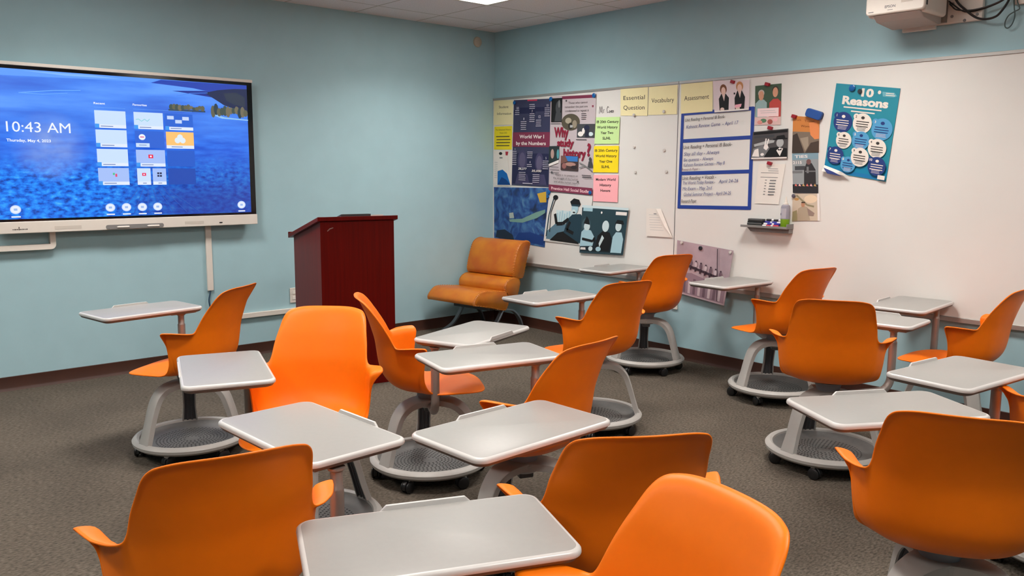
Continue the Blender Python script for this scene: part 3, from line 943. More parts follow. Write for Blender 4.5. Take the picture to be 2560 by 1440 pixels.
s = Sheet([(-0.788, 1.252), (-1.315, 1.238), (-1.274, 0.810), (-0.721, 0.819)], on_right, base=mat('photo_paper_pale', (226, 224, 220), 0.35), lift=0.007)
s.poly([(.05, .95), (.06, .78), (.25, .60), (.70, .62), (.98, .8), (.98, .97)], inkmat((96, 128, 146))).rect(.22, .34, .62, .60, ICE2)
for k in range(7):
    s.rect(.24 + .055 * k, .40 - .03 * (k % 3), .27 + .055 * k, .60, ICE)
s.line([(.14, .06), (.06, .45), (.05, .9)], .012, TEALB).line([(.18, .10), (.10, .40), (.12, .80)], .008, BLK).ell(.17, .09, .06, .05, BLK)
s.poly([(.14, .97), (.30, .80), (.50, .74), (.72, .86), (.80, .98)], BLK)
s.poly([(.44, .78), (.50, .50), (.60, .40), (.78, .38), (.90, .52), (.92, .85), (.80, .96)], TEALB)
s.line([(.20, .42), (.26, .62), (.40, .60), (.52, .50)], .03, BLK).line([(.56, .55), (.50, .72), (.66, .78)], .03, BLK)
s.ell(.64, .29, .075, .105, ICE).ell(.62, .35, .05, .05, ICE2).ell(.63, .36, .03, .015, BLK)
s.poly([(.52, .15), (.60, .08), (.72, .10), (.76, .18), (.74, .23), (.56, .23)], BLK).rect(.56, .20, .74, .235, TEALB)
s.done('officer_photo', 'black and white photo of a person in a peaked cap, partly behind another photo', 'photo')

def yb(u, v): return 0.05 * max(0.0, (u + v - 1.35)) ** 2 * 3
s = Sheet([(-1.203, 1.156), (-1.718, 1.149), (-1.669, 0.765), (-1.177, 0.748)], on_right, base=mat('photo_paper_dark_teal', (38, 62, 72), 0.3), lift=0.014)
s.rect(.0, .0, 1., .05, ICE2).rect(.03, .05, .24, .12, ICE).rect(.75, .09, .98, .16, WHITE)
s.poly([(.02, .96), (.02, .84), (.3, .70), (.7, .72), (.97, .7), (.97, .96)], inkmat((30, 42, 50)))
s.ell(.12, .40, .10, .14, inkmat((70, 96, 106)))
s.poly([(.0, .86), (.02, .56), (.10, .48), (.24, .52), (.33, .66), (.30, .84)], ICE).ell(.14, .44, .07, .085, ICE2).poly([(.06, .38), (.12, .22), (.18, .30), (.20, .40)], BLK)
s.poly([(.36, .92), (.40, .62), (.52, .50), (.66, .54), (.72, .66), (.68, .94)], BLK).ell(.56, .41, .075, .12, ICE2).poly([(.50, .60), (.55, .66), (.46, .86), (.44, .78)], ICE2)
s.poly([(.72, .96), (.74, .62), (.80, .52), (.92, .52), (.97, .66), (.96, .96)], ICE).ell(.84, .40, .065, .10, ICE2).poly([(.76, .34), (.80, .26), (.92, .27), (.95, .35)], BLK)
s.poly([(.02, .93), (.03, .88), (.14, .88), (.15, .93)], WHITE).ell(.26, .9, .05, .05, ICE2).ell(.44, .90, .06, .05, ICE).line([(.05, .70), (.30, .74), (.34, .66)], .02, BLK).ell(.45, .13, .018, .025, WHITE)
s.done('trio_photo', 'dark teal and white photo of three seated people, front of the lower pictures', 'photo')

s = Sheet([(-1.896, 1.153), (-2.040, 1.156), (-2.160, 0.940), (-1.900, 0.936)], on_right, base=M_PAPER, lift=0.008)
s.greek(.15, .75, .22, .09, 7, G3, h=.12).rect(.45, .17, .62, .20, G2)
s.b.add([s.P(1, 0, 0.001), s.P(.78, .0, 0.018), s.P(.90, .62, 0.014), s.P(1, 1, 0.002)], [(0, 1, 2, 3), (3, 2, 1, 0)], M_PAPER)
s.done('curled_sheet', 'white typed sheet with a folded corner, alone low on the left whiteboard', 'sheet')

# mauve photograph hanging below the board (plain generic stand-in)
s = Sheet([(-2.211, 0.924), (-2.716, 0.882), (-2.655, 0.472), (-2.212, 0.522)], lambda y, z, d: (-0.034 - d, y, z), base=mat('mauve_photo_paper', (178, 158, 166), 0.4, noise=0.1, scale=9))
MV = inkmat((112, 92, 104)); MV2 = inkmat((146, 124, 136)); MD = inkmat((62, 48, 58)); ML = inkmat((200, 184, 190))
s.poly([(.03, .62), (.3, .56), (.6, .62), (.97, .60), (.97, .97), (.03, .97)], MV2)
for k in range(9):
    s.rect(.05 + .10 * k, .66 + .03 * (k % 3), .10 + .10 * k, .95, MV if k % 2 else ML)
s.poly([(.04, .38), (.97, .54), (.97, .58), (.04, .43)], MD)
for k in range(9):
    u, v = .10 + .094 * k, .335 + .017 * k
    s.ell(u, v - .055, .016, .022, MD); s.ell(u, v, .026, .05, ML if k % 2 else MV); s.rect(u - .02, v + .045, u + .012, v + .13, MD)
s.line([(.74, .02), (.80, .50), (.86, .95)], .006, MD)
s.done('mauve_photo', 'mauve toned photo with a slanting dark beam hanging below the whiteboard edge', 'photo')

# photos and planner on the right board
s = Sheet([(-2.478, 2.092), (-2.785, 2.074), (-2.789, 1.871), (-2.503, 1.866)], on_right, base=mat('photo_paper_lilac', (222, 206, 210), 0.45), lift=0.010)
BLONDE = inkmat((168, 116, 74))
for u, v0, hr in ((.29, .22, inkmat((120, 74, 46))), (.74, .14, inkmat((186, 130, 86)))):
    s.poly([(u - .13, .95), (u - .14, .58), (u - .06, v0 + .20), (u + .06, v0 + .20), (u + .15, .56), (u + .13, .97)], BLK)
    s.poly([(u - .05, v0 + .2), (u + .05, v0 + .2), (u + .01, v0 + .44)], inkmat((222, 196, 190)))
    s.ell(u, v0 + .06, .095, .16, hr).ell(u, v0 + .12, .062, .13, inkmat((226, 190, 176)))
    s.ell(u - .05, .92, .06, .06, inkmat((226, 200, 190)))
s.poly([(.6, .9), (.62, .80), (.8, .78), (.78, .88)], inkmat((236, 170, 186))).rect(.58, .4, .62, .46, BLK).rect(.03, .95, .99, 1.0, WHITE)
s.done('suits_photo', 'lilac photo of two people in black suits above the taped planner', 'photo')
s = Sheet([(-2.827, 2.031), (-3.029, 2.034), (-3.037, 1.760), (-2.838, 1.765)], on_right, base=mat('photo_paper_green', (62, 84, 62), 0.45), lift=0.003)
s.rect(.0, .78, 1, 1, inkmat((222, 190, 184)))
for u, v0, sh, hr in ((.24, .18, inkmat((150, 178, 178)), inkmat((190, 180, 172))), (.78, .12, inkmat((186, 74, 68)), inkmat((70, 56, 50)))):
    s.poly([(u - .23, .8), (u - .22, .45), (u - .08, .36), (u + .10, .36), (u + .22, .44), (u + .22, .8)], sh)
    s.ell(u, v0 + .02, .12, .09, hr).ell(u, v0 + .08, .10, .12, SKIN)
s.rect(.10, .58, .92, .79, inkmat((240, 214, 214))).greek(.2, .85, .64, .05, 2, G3, h=.2)
s.ell(.34, .89, .12, .05, inkmat((90, 130, 100))).ell(.2, .93, .1, .05, inkmat((220, 150, 140))).ell(.8, .87, .09, .05, inkmat((240, 186, 190))).ell(.6, .92, .1, .06, inkmat((170, 90, 80)))
s.done('pair_photo', 'photo of two people on a green ground with a pale caption card', 'photo')
s = Sheet([(-2.831, 1.718), (-3.102, 1.733), (-3.107, 1.535), (-2.822, 1.531)], on_right, base=mat('photo_paper_grey', (74, 70, 70), 0.45), lift=0.012)
s.rect(.02, .95, .98, 1.0, WHITE).rect(.03, .03, .98, .12, BLK).rect(.05, .16, .62, .24, G1)
s.poly([(.02, .95), (.05, .62), (.3, .50), (.5, .60), (.5, .95)], G2)
s.poly([(.36, .95), (.52, .62), (.72, .60), (.98, .66), (.98, .95)], BLK)
s.poly([(.06, .46), (.5, .34), (.64, .36), (.62, .44), (.3, .50), (.08, .55)], G3)
s.poly([(.34, .62), (.36, .50), (.44, .48), (.48, .60), (.42, .70)], WHITE).line([(.38, .52), (.40, .28)], .010, WHITE).line([(.43, .52), (.47, .30)], .010, WHITE)
s.ell(.79, .46, .10, .15, G3).poly([(.66, .34), (.70, .22), (.90, .20), (.94, .33)], BLK).rect(.60, .31, .99, .345, BLK).poly([(.70, .72), (.78, .62), (.88, .66), (.80, .92)], WHITE).poly([(.74, .66), (.79, .69), (.84, .65), (.84, .72), (.74, .72)], BLK)
s.ell(.32, .84, .05, .05, WHITE).poly([(.04, .9), (.1, .66), (.2, .62), (.24, .92)], WHITE)
s.done('hat_photo', 'black and white photo of a person in a hat holding up two fingers', 'photo')
s = Sheet([(-2.883, 1.501), (-3.089, 1.497), (-3.052, 1.224), (-2.865, 1.225)], on_right, base=M_PAPER, lift=0.004)
s.greek(.38, .80, .12, .05, 2, G2, h=.25).greek(.12, .88, .22, .05, 1, G2, h=.25).greek(.12, .88, .33, .05, 1, G2, h=.25)
for k in range(6):
    s.greek(.32, .40, .40 + .07 * k, .05, 1, G2, h=.35); s.greek(.5, .78, .40 + .07 * k, .06, 1, G2, h=.45, rnd=k)
s.done('list_sheet', 'white sheet with a short typed list, between photo and marker tray', 'sheet')
s = Sheet([(-3.127, 1.816), (-3.317, 1.795), (-3.326, 1.571), (-3.133, 1.570)], on_right, base=mat('orange_brown_cover', (206, 130, 62), 0.5), lift=0.003)
s.text('Turn', .2, .10, .055, inkmat((120, 60, 30)), w=.22, shear=.1).text('Travel', .62, .12, .06, inkmat((120, 60, 30)), w=.36).text('Wonder', .55, .26, .06, inkmat((90, 44, 20)), w=.46, shear=.2)
s.rect(.0, .42, 1., 1., inkmat((126, 112, 98))).poly([(.62, .16), (.9, .12), (1., .30), (1., .60), (.84, .62), (.68, .50)], inkmat((226, 140, 86))).poly([(.0, 1.), (.02, .52), (.18, .46), (.42, .9), (.46, 1.)], inkmat((66, 56, 50))).poly([(.5, 1.), (.7, .72), (1., .66), (1., 1.)], inkmat((74, 62, 54))).poly([(.3, .6), (.6, .55), (.62, .8), (.5, .95)], inkmat((160, 146, 128)))
s.done('orange_cover', 'orange and brown picture page topmost in the column of clippings', 'clipping', 'clippings beside the blue taped planner')
s = Sheet([(-3.133, 1.566), (-3.322, 1.571), (-3.338, 1.306), (-3.155, 1.305)], on_right, base=mat('clipping_grey', (150, 156, 158), 0.5), lift=0.002)
s.rect(.0, .0, 1, .16, inkmat((128, 158, 172))).text('TIES', .35, .08, .07, WHITE, w=.5, bold=True).text('2115', .2, .23, .07, WHITE, w=.34, bold=True).rect(.1, .32, .5, .42, G1).rect(.0, .44, .4, .50, G2)
s.poly([(.45, .86), (.46, .42), (.55, .25), (.75, .25), (.90, .42), (.92, .88)], inkmat((52, 50, 52))).ell(.64, .22, .09, .07, inkmat((120, 86, 84))).rect(.5, .44, .9, .47, G2).rect(.56, .34, .64, .5, G2)
s.rect(.0, .78, 1., 1., inkmat((48, 46, 50)))
for k in range(6):
    s.poly([(.08 + .15 * k, .82), (.13 + .15 * k, .76), (.19 + .15 * k, .83)], inkmat([(226, 120, 110), (240, 190, 190), (206, 170, 110)][k % 3]))
s.done('figure_clipping', 'grey clipping with a dark armoured figure, middle of the clippings column', 'clipping', 'clippings beside the blue taped planner')
s = Sheet([(-3.153, 1.298), (-3.346, 1.306), (-3.361, 1.127), (-3.159, 1.117)], on_right, base=mat('clipping_tan', (206, 190, 168), 0.5), lift=0.003)
s.rect(.92, .0, 1., 1., WHITE).ell(.68, .2, .24, .15, inkmat((232, 210, 180))).line([(.15, .05), (.55, .42), (.8, .48)], .012, inkmat((150, 140, 112))).ell(.16, .2, .09, .05, inkmat((190, 146, 90))).poly([(.15, 1.), (.22, .55), (.40, .44), (.56, .50), (.66, .98)], inkmat((176, 160, 138))).ell(.40, .40, .07, .10, inkmat((186, 138, 108))).rect(.34, .30, .48, .345, inkmat((70, 56, 44))).poly([(.0, 1.), (.02, .66), (.18, .60), (.2, 1.)], inkmat((150, 140, 104))).poly([(.55, .52), (.82, .72), (.78, .82), (.6, .8)], inkmat((150, 130, 120)))
s.done('tan_clipping', 'tan coloured clipping at the bottom of the clippings column above the marker tray', 'clipping', 'clippings beside the blue taped planner')

# blue taped planner with handwriting
q = [(-2.203, 1.884), (-2.828, 1.884), (-2.832, 1.180), (-2.200, 1.166)]
M_TAPE = mat('blue_tape', (30, 62, 150), 0.5)
s = Sheet(q, on_right, base=None, lift=0.0008)
s.line([(.0, .02), (.99, .005)], .026, M_TAPE).line([(.0, .30), (.99, .285)], .026, M_TAPE).line([(.0, .635), (.99, .62)], .026, M_TAPE).line([(.0, .985), (1., .985)], .026, M_TAPE)
s.line([(.02, .0), (.012, 1.0)], .026, M_TAPE).line([(.982, -.01), (.985, 1.0)], .028, M_TAPE)
HB, HBL, HR = inkmat((64, 60, 62)), inkmat((96, 104, 150)), inkmat((110, 70, 96))
for (tx, u, v, w_, c, h_) in (('Unit Reading + Personal IB Book-', .06, .085, .56, HB, .032), ('Kahoot Review Game  - April 17', .08, .155, .72, HBL, .036),
                    ('Unit Reading + Personal IB Book-', .05, .365, .68, HB, .036), ('Slay all day - Always', .06, .435, .50, HBL, .036), ('Be queens - Always', .06, .495, .42, HBL, .034), ('Kahoot Review Games - May 8', .06, .548, .58, HBL, .034), ('Research Paper -', .04, .595, .26, HR, .026),
                    ('Unit Reading + Vocab -', .05, .685, .48, HB, .036), ('The World Today Review -', .06, .735, .46, HBL, .034), ('April 24-26', .57, .718, .26, HBL, .034), ('Mc Exam - May 2nd', .06, .795, .42, HBL, .036), ('Global Seminar Project - April 24-25', .08, .855, .66, HBL, .036), ('Research Paper', .05, .925, .22, HB, .036)):
    s.text(tx, u, v, h_, c, w=w_, align='l', shear=.15, slope=-.03)
s.done('taped_planner', 'blue tape grid of three boxes with handwritten class plans on the whiteboard', 'planner')

# teal poster
def tb(u, v):
    return 0.002 + 0.004 * math.sin(v * PI) + (0.03 * max(0.0, v - 0.86) / 0.14 * (1 - 0.6 * u) if v > 0.86 else 0)
TE = mat('teal_poster_paper', (40, 140, 160), 0.35)
s = Sheet([(-3.420, 2.007), (-3.832, 1.947), (-3.781, 1.388), (-3.368, 1.451)], on_right, base=TE, lift=0.004, bulge=None)
NV, CR, SK = inkmat((40, 62, 124)), inkmat((232, 224, 214)), inkmat((84, 158, 204))
s.rect(.02, .955, .98, .995, inkmat((30, 120, 176))).rect(.0, .86, 1., .955, inkmat((22, 132, 172)))
s.text('10', .52, .075, .082, CR, w=.19, bold=.045).text('Reasons', .50, .175, .085, CR, w=.72, bold=.045)
s.ell(.70, .06, .025, .02, CR).poly([(.74, .05), (.92, .05), (.97, .085), (.92, .10), (.76, .10)], inkmat((110, 176, 190))).rect(.8, .06, .92, .068, CR).rect(.8, .08, .94, .088, CR)
s.greek(.17, .84, .245, .04, 1, CR, h=.35).greek(.30, .72, .283, .04, 1, CR, h=.35)
CIRC = (('1', .20, .42, .152, NV, CR), ('2', .51, .41, .148, CR, DK), ('3', .825, .45, .160, SK, NV), ('6', .26, .62, .125, CR, DK), ('5', .53, .60, .138, SK, NV), ('4', .80, .66, .14, CR, DK), ('7', .165, .80, .135, NV, CR), ('8', .39, .88, .120, SK, NV), ('9', .56, .78, .14, CR, DK), ('10', .84, .85, .138, NV, CR))
for n_, u, v, r_, c, ic in CIRC:
    s.ell(u, v, r_, r_ * s.w / s.h, c, 28)
    s.ell(u - r_ * .72, v - r_ * .62 * s.w / s.h, r_ * .30, r_ * .30 * s.w / s.h, c, 14)
    s.text(n_, u - r_ * .72, v - r_ * .62 * s.w / s.h, .026, ic if c is not SK else CR, bold=True)
    s.ell(u, v - r_ * .55 * s.w / s.h, r_ * .2, r_ * .16 * s.w / s.h, ic, 8)
    s.greek(u - r_ * .72, u + r_ * .72, v - r_ * .2 * s.w / s.h, .026, 3, ic, h=.36, rnd=len(n_) + int(u * 100))
    s.greek(u - r_ * .5, u + r_ * .5, v + r_ * .42 * s.w / s.h, .014, 3, G2 if c is CR else LAV, h=.4, rnd=int(v * 100))
s.rect(.88, .94, .99, .985, CR)
s.b.add([s.P(0, .93, .001), s.P(.30, .97, .012), s.P(.46, 1.012, .022), s.P(.20, 1.0, .03), s.P(.0, 1.0, .026)], [(0, 1, 2, 3, 4), (4, 3, 2, 1, 0)], M_PAPER)
s.b.add([s.P(.02, .955, .027), s.P(.20, .985, .031), s.P(.34, 1.02, .026), s.P(.10, 1.015, .03)], [(0, 1, 2, 3), (3, 2, 1, 0)], inkmat((58, 74, 140)))
s.done('reasons_poster', 'teal poster reading 10 Reasons with numbered circles', 'poster')

# magnets and clips
def disc_magnet(y, z, r, material, label, cat='magnet', group=None, x=-0.021, th=0.009):
    b = MB().lathe([(0, th), (r * .8, th), (r, th * .75), (r, 0)], material, 20, Matrix.Translation((x, y, z)) @ Matrix.Rotation(-PI / 2, 4, 'Y'))
    return tag(b.build('magnet'), label, cat, group)
M_CLEAR = mat('silver_magnet', (206, 202, 196), 0.3)
gm = 'small silver magnets on the left whiteboard'
disc_magnet(-1.749, 1.633, .012, M_CLEAR, 'silver magnet, upper left of four bare ones', group=gm)
disc_magnet(-2.050, 1.603, .012, M_CLEAR, 'silver magnet, upper right of four bare ones', group=gm)
disc_magnet(-1.769, 1.435, .012, M_CLEAR, 'silver magnet, lower left of four bare ones', group=gm)
disc_magnet(-2.078, 1.441, .012, M_CLEAR, 'silver magnet, lower right of four bare ones', group=gm)
disc_magnet(-1.743, 1.882, .012, M_CLEAR, 'silver magnet at the foot of the Essential Question sheet', group=gm, x=-0.026)
disc_magnet(-2.041, 1.895, .012, M_CLEAR, 'silver magnet on the Vocabulary sheet', group=gm, x=-0.026)
gb = 'blue round magnets on the posters'
disc_magnet(-0.799, 2.060, .019, M_BLUEMAG, 'blue magnet between the tops of the navy and pale posters', group=gb, x=-0.030)
disc_magnet(-1.312, 2.060, .019, M_BLUEMAG, 'blue magnet on the top right corner of the pale poster', group=gb, x=-0.030)
disc_magnet(-0.318, 2.055, .016, M_BLUEMAG, 'blue magnet on the top left corner of the navy poster', group=gb, x=-0.029)
disc_magnet(-0.790, 1.255, .019, M_BLUEMAG, 'blue magnet at the foot of the pale poster, left side', group=gb, x=-0.033)
disc_magnet(-1.292, 1.262, .017, M_BLUEMAG, 'blue magnet at the foot of the pale poster, right side', group=gb, x=-0.033)
disc_magnet(-0.778, 1.215, .015, M_BLUEMAG, 'small blue magnet just above the blue art print', group=gb, x=-0.033)
disc_magnet(-3.532, 1.969, .020, M_BLUEMAG, 'bright blue magnet at the top of the teal poster', group=gb, x=-0.030)
disc_magnet(-3.583, 1.946, .014, mat('dark_magnet', (44, 56, 62), 0.4), 'dark magnet beside the number 10 on the teal poster', x=-0.030)
disc_magnet(-2.431, 0.879, .016, mat('black_magnet', (40, 38, 44), 0.35), 'black magnet at the top middle of the mauve photo', x=-0.036)
disc_magnet(-2.257, 0.908, .011, M_CLEAR, 'silver magnet at the top left of the mauve photo', x=-0.036)
disc_magnet(-2.692, 0.868, .011, M_CLEAR, 'silver magnet at the top right of the mauve photo', x=-0.036)
disc_magnet(-3.165, 1.285, .013, mat('slate_magnet', (92, 84, 96), 0.4), 'slate grey magnet on the corner of the tan clipping', x=-0.028)
for (y, z, lab) in ((-2.651, 2.072, 'red clip above the two people in black suits'), (-2.928, 2.036, 'red clip on the green photo of two people'), (-3.141, 1.812, 'red clip on the corner of the orange picture page'), (-2.965, 1.742, 'red clip on the photo of the person in a hat'), (-2.974, 1.503, 'red clip on the typed list sheet')):
    b = MB().box((-0.046, y - 0.016, z - 0.012), (-0.021, y + 0.016, z + 0.010), M_CHIPRED, Matrix.Translation((0, y, z)) @ Matrix.Rotation(0.3, 4, 'X') @ Matrix.Translation((0, -y, -z)))
    tag(b.build('magnetic_clip', smooth=False, bevel=0.003), lab, 'clip', 'red magnetic clips on the right whiteboard')
T = Matrix.Translation((-0.021, -3.288, 1.818)) @ Matrix.Rotation(0.32, 4, 'X')
t = thing('board_eraser', 'blue magnetic eraser stuck above the orange picture page', 'eraser', (-0.021, -3.288, 1.818))
t.rotation_euler = (0.32, 0, 0)
MB().prism(rrect(-0.058, -0.028, 0.058, 0.028, 0.018, 5), -0.034, -0.010, 0, mat('blue_eraser', (32, 78, 150), 0.5)).build('grip', t, bevel=0.004)
MB().prism(rrect(-0.056, -0.026, 0.056, 0.026, 0.016, 5), -0.010, -0.001, 0, mat('eraser_felt_dark_blue', (26, 40, 76), 0.9)).build('felt', t)

# marker tray and what stands on it
tr = thing('marker_tray', 'grey magnetic marker tray on the right whiteboard', 'tray', (-0.021, -2.99, 1.050))
b = MB()
b.box((-0.085, -0.180, 0.012), (-0.001, 0.178, 0.018), M_MIDGREY)
b.box((-0.088, -0.180, 0.012), (-0.082, 0.178, 0.028), M_MIDGREY)
b.box((-0.085, -0.182, 0.012), (-0.001, -0.176, 0.046), M_MIDGREY)
b.build('shelf', tr, smooth=False, bevel=0.002)
MB().prism([(-0.178, 0.012), (-0.178, -0.018), (0.120, -0.018), (0.150, 0.012)], -0.05, -0.001, 0, M_MIDGREY).build('mount', tr, smooth=False, bevel=0.002)
TZ = 1.050 + 0.0185
for lab, x, z, dy in (('black eraser lying lower at the left of the marker tray', -0.062, TZ, 0.0), ('black eraser on top of another at the left of the marker tray', -0.060, TZ + 0.027, -0.004)):
    t = thing('felt_eraser', lab, 'eraser', (x, -2.905 + dy, z), 0, 'black erasers on the marker tray')
    MB().box((-0.022, -0.058, 0.010), (0.022, 0.058, 0.026), M_DGREY).build('grip', t, smooth=False, bevel=0.005)
    MB().box((-0.022, -0.058, 0.0), (0.022, 0.058, 0.010), M_BLACK).build('felt', t, smooth=False, bevel=0.001)
def marker(x, y, z, colour, cap_right, lab):
    t = thing('marker_pen', lab, 'marker', (x, y, z), 0, 'markers on the marker tray')
    T = Matrix.Translation((0, 0.062, 0.0085)) @ Matrix.Rotation(PI / 2, 4, 'X')
    f_ = (lambda a: a) if cap_right else (lambda a: 0.124 - a)
    def seg(prof):
        p = [(r, f_(a)) for r, a in prof]
        return p if cap_right else p[::-1]
    MB().lathe(seg([(0, 0), (.007, .001), (.0075, .004), (.0075, .082), (.0065, .084)]), mat('marker_barrel_white', (228, 224, 226), 0.35), 14, T).build('barrel', t)
    MB().lathe(seg([(.0065, .082), (.0085, .083), (.0085, .118), (.006, .124), (0, .124)]), colour, 14, T).build('cap', t)
    b = MB().lathe(seg([(.0076, .03), (.0079, .031), (.0079, .065), (.0076, .066)]), colour, 14, T)
    b.build('label_band', t)
M_MB, M_MR, M_MK = mat('marker_blue', (40, 40, 150), 0.4), mat('marker_red', (190, 50, 70), 0.4), mat('marker_black', (40, 34, 36), 0.4)
marker(-0.076, -3.030, TZ, M_MR, True, 'red capped marker at the front of the marker tray')
marker(-0.062, -3.030, TZ + 0.012, M_MB, True, 'blue marker with its cap towards the spray bottle')
marker(-0.046, -3.030, TZ + 0.022, M_MB, False, 'blue marker lying second from the top of the pile')
marker(-0.036, -3.035, TZ + 0.038, M_MK, False, 'black marker topmost on the pile in the tray')
t = thing('spray_bottle', 'slim cleaning spray bottle with green liquid on the marker tray', 'bottle', (-0.055, -3.125, TZ))
MB().lathe([(0, 0), (.028, 0), (.030, .003), (.030, .060)], mat('green_liquid', (120, 160, 34), 0.25), 24).build('liquid_part', t)
MB().lathe([(.030, .060), (.030, .140), (.027, .152), (.012, .160)], mat('clear_grey_bottle', (150, 148, 160), 0.2), 24).build('bottle_body', t)
b = MB()
for a in range(8):
    a0, a1 = PI + 0.7 - 1.5 * a / 8 * 1.3, PI + 0.7 - 1.5 * (a + 1) / 8 * 1.3
    r_ = .0306
    b.add([(r_ * math.cos(a0), r_ * math.sin(a0), .065), (r_ * math.cos(a1), r_ * math.sin(a1), .065), (r_ * math.cos(a1), r_ * math.sin(a1), .132), (r_ * math.cos(a0), r_ * math.sin(a0), .132)], [(0, 1, 2, 3)], inkmat((178, 176, 186)))
    if a >= 5:
        r_ = .0309
        b.add([(r_ * math.cos(a0), r_ * math.sin(a0), .085), (r_ * math.cos(a1), r_ * math.sin(a1), .085), (r_ * math.cos(a1), r_ * math.sin(a1), .10), (r_ * math.cos(a0), r_ * math.sin(a0), .10)], [(0, 1, 2, 3)], inkmat((50, 42, 76)))
b.build('paper_label', t)
MB().lathe([(.017, .156), (.017, .166), (.011, .170), (.009, .182), (.006, .198), (.004, .210), (0, .212)], M_WHITEPL, 18).build('nozzle', t)

# ------------------------------------------------------------------ projector
t = thing('projector', 'white short throw projector on the wall above the right whiteboard', 'projector', (-0.2, -3.92, 2.30))
T = Matrix.Translation((0.2, 3.92, -2.30))
b = MB()
b.prism(rrect(-4.085, 2.335, -3.752, 2.52, 0.02, 4), -0.362, -0.335, 0, M_WHITEPL, T)
b.prism(rrect(-4.085, 2.325, -3.752, 2.52, 0.02, 4), -0.335, -0.07, 0, M_WHITEPL, T)
b.build('body', t, bevel=0.008)
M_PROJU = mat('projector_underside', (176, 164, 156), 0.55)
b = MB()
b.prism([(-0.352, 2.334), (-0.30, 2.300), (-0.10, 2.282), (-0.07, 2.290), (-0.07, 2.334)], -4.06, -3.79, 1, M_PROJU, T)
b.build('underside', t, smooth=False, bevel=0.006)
b = MB().prism([(-4.068, 2.345), (-4.064, 2.345), (-4.064, 2.5), (-4.068, 2.5)], -0.366, -0.05, 0, M_DGREY, T)
b = MB().box((-0.34, -4.0862, 2.36), (-0.325, -4.083, 2.5), M_DGREY, T)
b.build('panel_gap', t, smooth=False)
b = MB().box((-0.3632, -4.02, 2.385), (-0.361, -3.955, 2.44), mat('vent_grey', (206, 196, 184), 0.7), T)
b.build('vent_grille', t, smooth=False)
lt = MB()
vs, fs, W = text_mesh('EPSON', True)
lt.add([(-0.3626, -3.864 - x / W * 0.060, 2.366 + y * 0.014) for x, y in vs], fs, mat('logo_grey', (110, 108, 110), 0.5), T)
lt.build('maker_logo', t, smooth=False)
MB().box((-0.3628, -3.91, 2.353), (-0.361, -3.88, 2.3555), mat('logo_grey', None), T).build('model_mark', t, smooth=False)
MB().box((-0.3628, -3.80, 2.350), (-0.361, -3.770, 2.354), mat('logo_grey', None), T).build('indicator_slot', t, smooth=False)
MB().box((-0.09, -4.04, 2.300), (-0.001, -3.84, 2.50), M_WHITEPL, T).build('mounting_arm', t, smooth=False, bevel=0.004)
MB().box((-0.055, -4.02, 2.268), (-0.03, -3.83, 2.302), M_WHITEPL, T).build('lower_plate', t, smooth=False, bevel=0.003)
b = MB().box((-0.03, -4.262, 2.292), (-0.001, -3.99, 2.56), M_WHITEPL, T)
b.build('wall_plate', t, smooth=False, bevel=0.004)
for y, z in ((-4.10, 2.33), (-4.10, 2.40), (-4.235, 2.325), (-4.17, 2.30), (-4.17, 2.42)):
    MB().lathe([(0, .006), (.007, .005), (.009, 0)], M_MIDGREY, 12, T @ Matrix.Translation((-0.03, y, z)) @ Matrix.Rotation(-PI / 2, 4, 'Y')).build('bolt', t)
MB().box((-0.07, -4.075, 2.30), (-0.03, -4.03, 2.52), mat('taupe_metal', (120, 112, 104), 0.5), T).build('side_bracket', t, smooth=False)
M_CBL = mat('black_cable', (30, 27, 26), 0.4)
gc = 'cables at the projector'
for lab, pts, r_ in (('thick black cable sagging right from the projector mount', [(-0.085, -4.085, 2.54), (-0.08, -4.135, 2.411), (-0.075, -4.195, 2.343), (-0.07, -4.245, 2.302), (-0.07, -4.290, 2.287), (-0.07, -4.335, 2.290), (-0.07, -4.366, 2.310), (-0.07, -4.405, 2.372), (-0.07, -4.43, 2.46), (-0.06, -4.44, 2.55)], .0065),
                     ('thin black cable rising right from the projector mount, upper one', [(-0.040, -4.082, 2.415), (-0.045, -4.105, 2.396), (-0.045, -4.172, 2.346), (-0.045, -4.252, 2.345), (-0.045, -4.352, 2.372), (-0.04, -4.40, 2.41), (-0.035, -4.43, 2.47)], .0042),
                     ('thin black cable rising right from the projector mount, lower one', [(-0.050, -4.090, 2.40), (-0.055, -4.105, 2.384), (-0.058, -4.139, 2.358), (-0.058, -4.223, 2.347), (-0.055, -4.325, 2.364), (-0.052, -4.39, 2.40), (-0.050, -4.415, 2.46)], .0042)):
    tag(MB().tube(spline(pts, 8), r_, M_CBL, 8).build('projector_cable'), lab, 'cable', gc)
pts = [(-0.03, -4.417, 2.42), (-0.03, -4.417, 2.376), (-0.03, -4.422, 2.335), (-0.03, -4.428, 2.290), (-0.03, -4.418, 2.250), (-0.03, -4.399, 2.231), (-0.03, -4.384, 2.240), (-0.03, -4.383, 2.268), (-0.032, -4.398, 2.297), (-0.036, -4.426, 2.313), (-0.036, -4.450, 2.325), (-0.034, -4.442, 2.348), (-0.03, -4.433, 2.373), (-0.03, -4.432, 2.42)]
tag(MB().tube(spline(pts, 8), .0032, mat('grey_green_wire', (70, 90, 90), 0.45), 8).build('wire_loop'), 'thin loose wire loop hanging at the top right corner of the photo', 'wire')
tag(MB().box((-0.024, -4.75, 2.352), (-0.001, -4.413, 2.56), M_WHITEPL).build('junction_box', smooth=False, bevel=0.004), 'pale junction box on the wall right of the projector, cut by the photo corner', 'box')

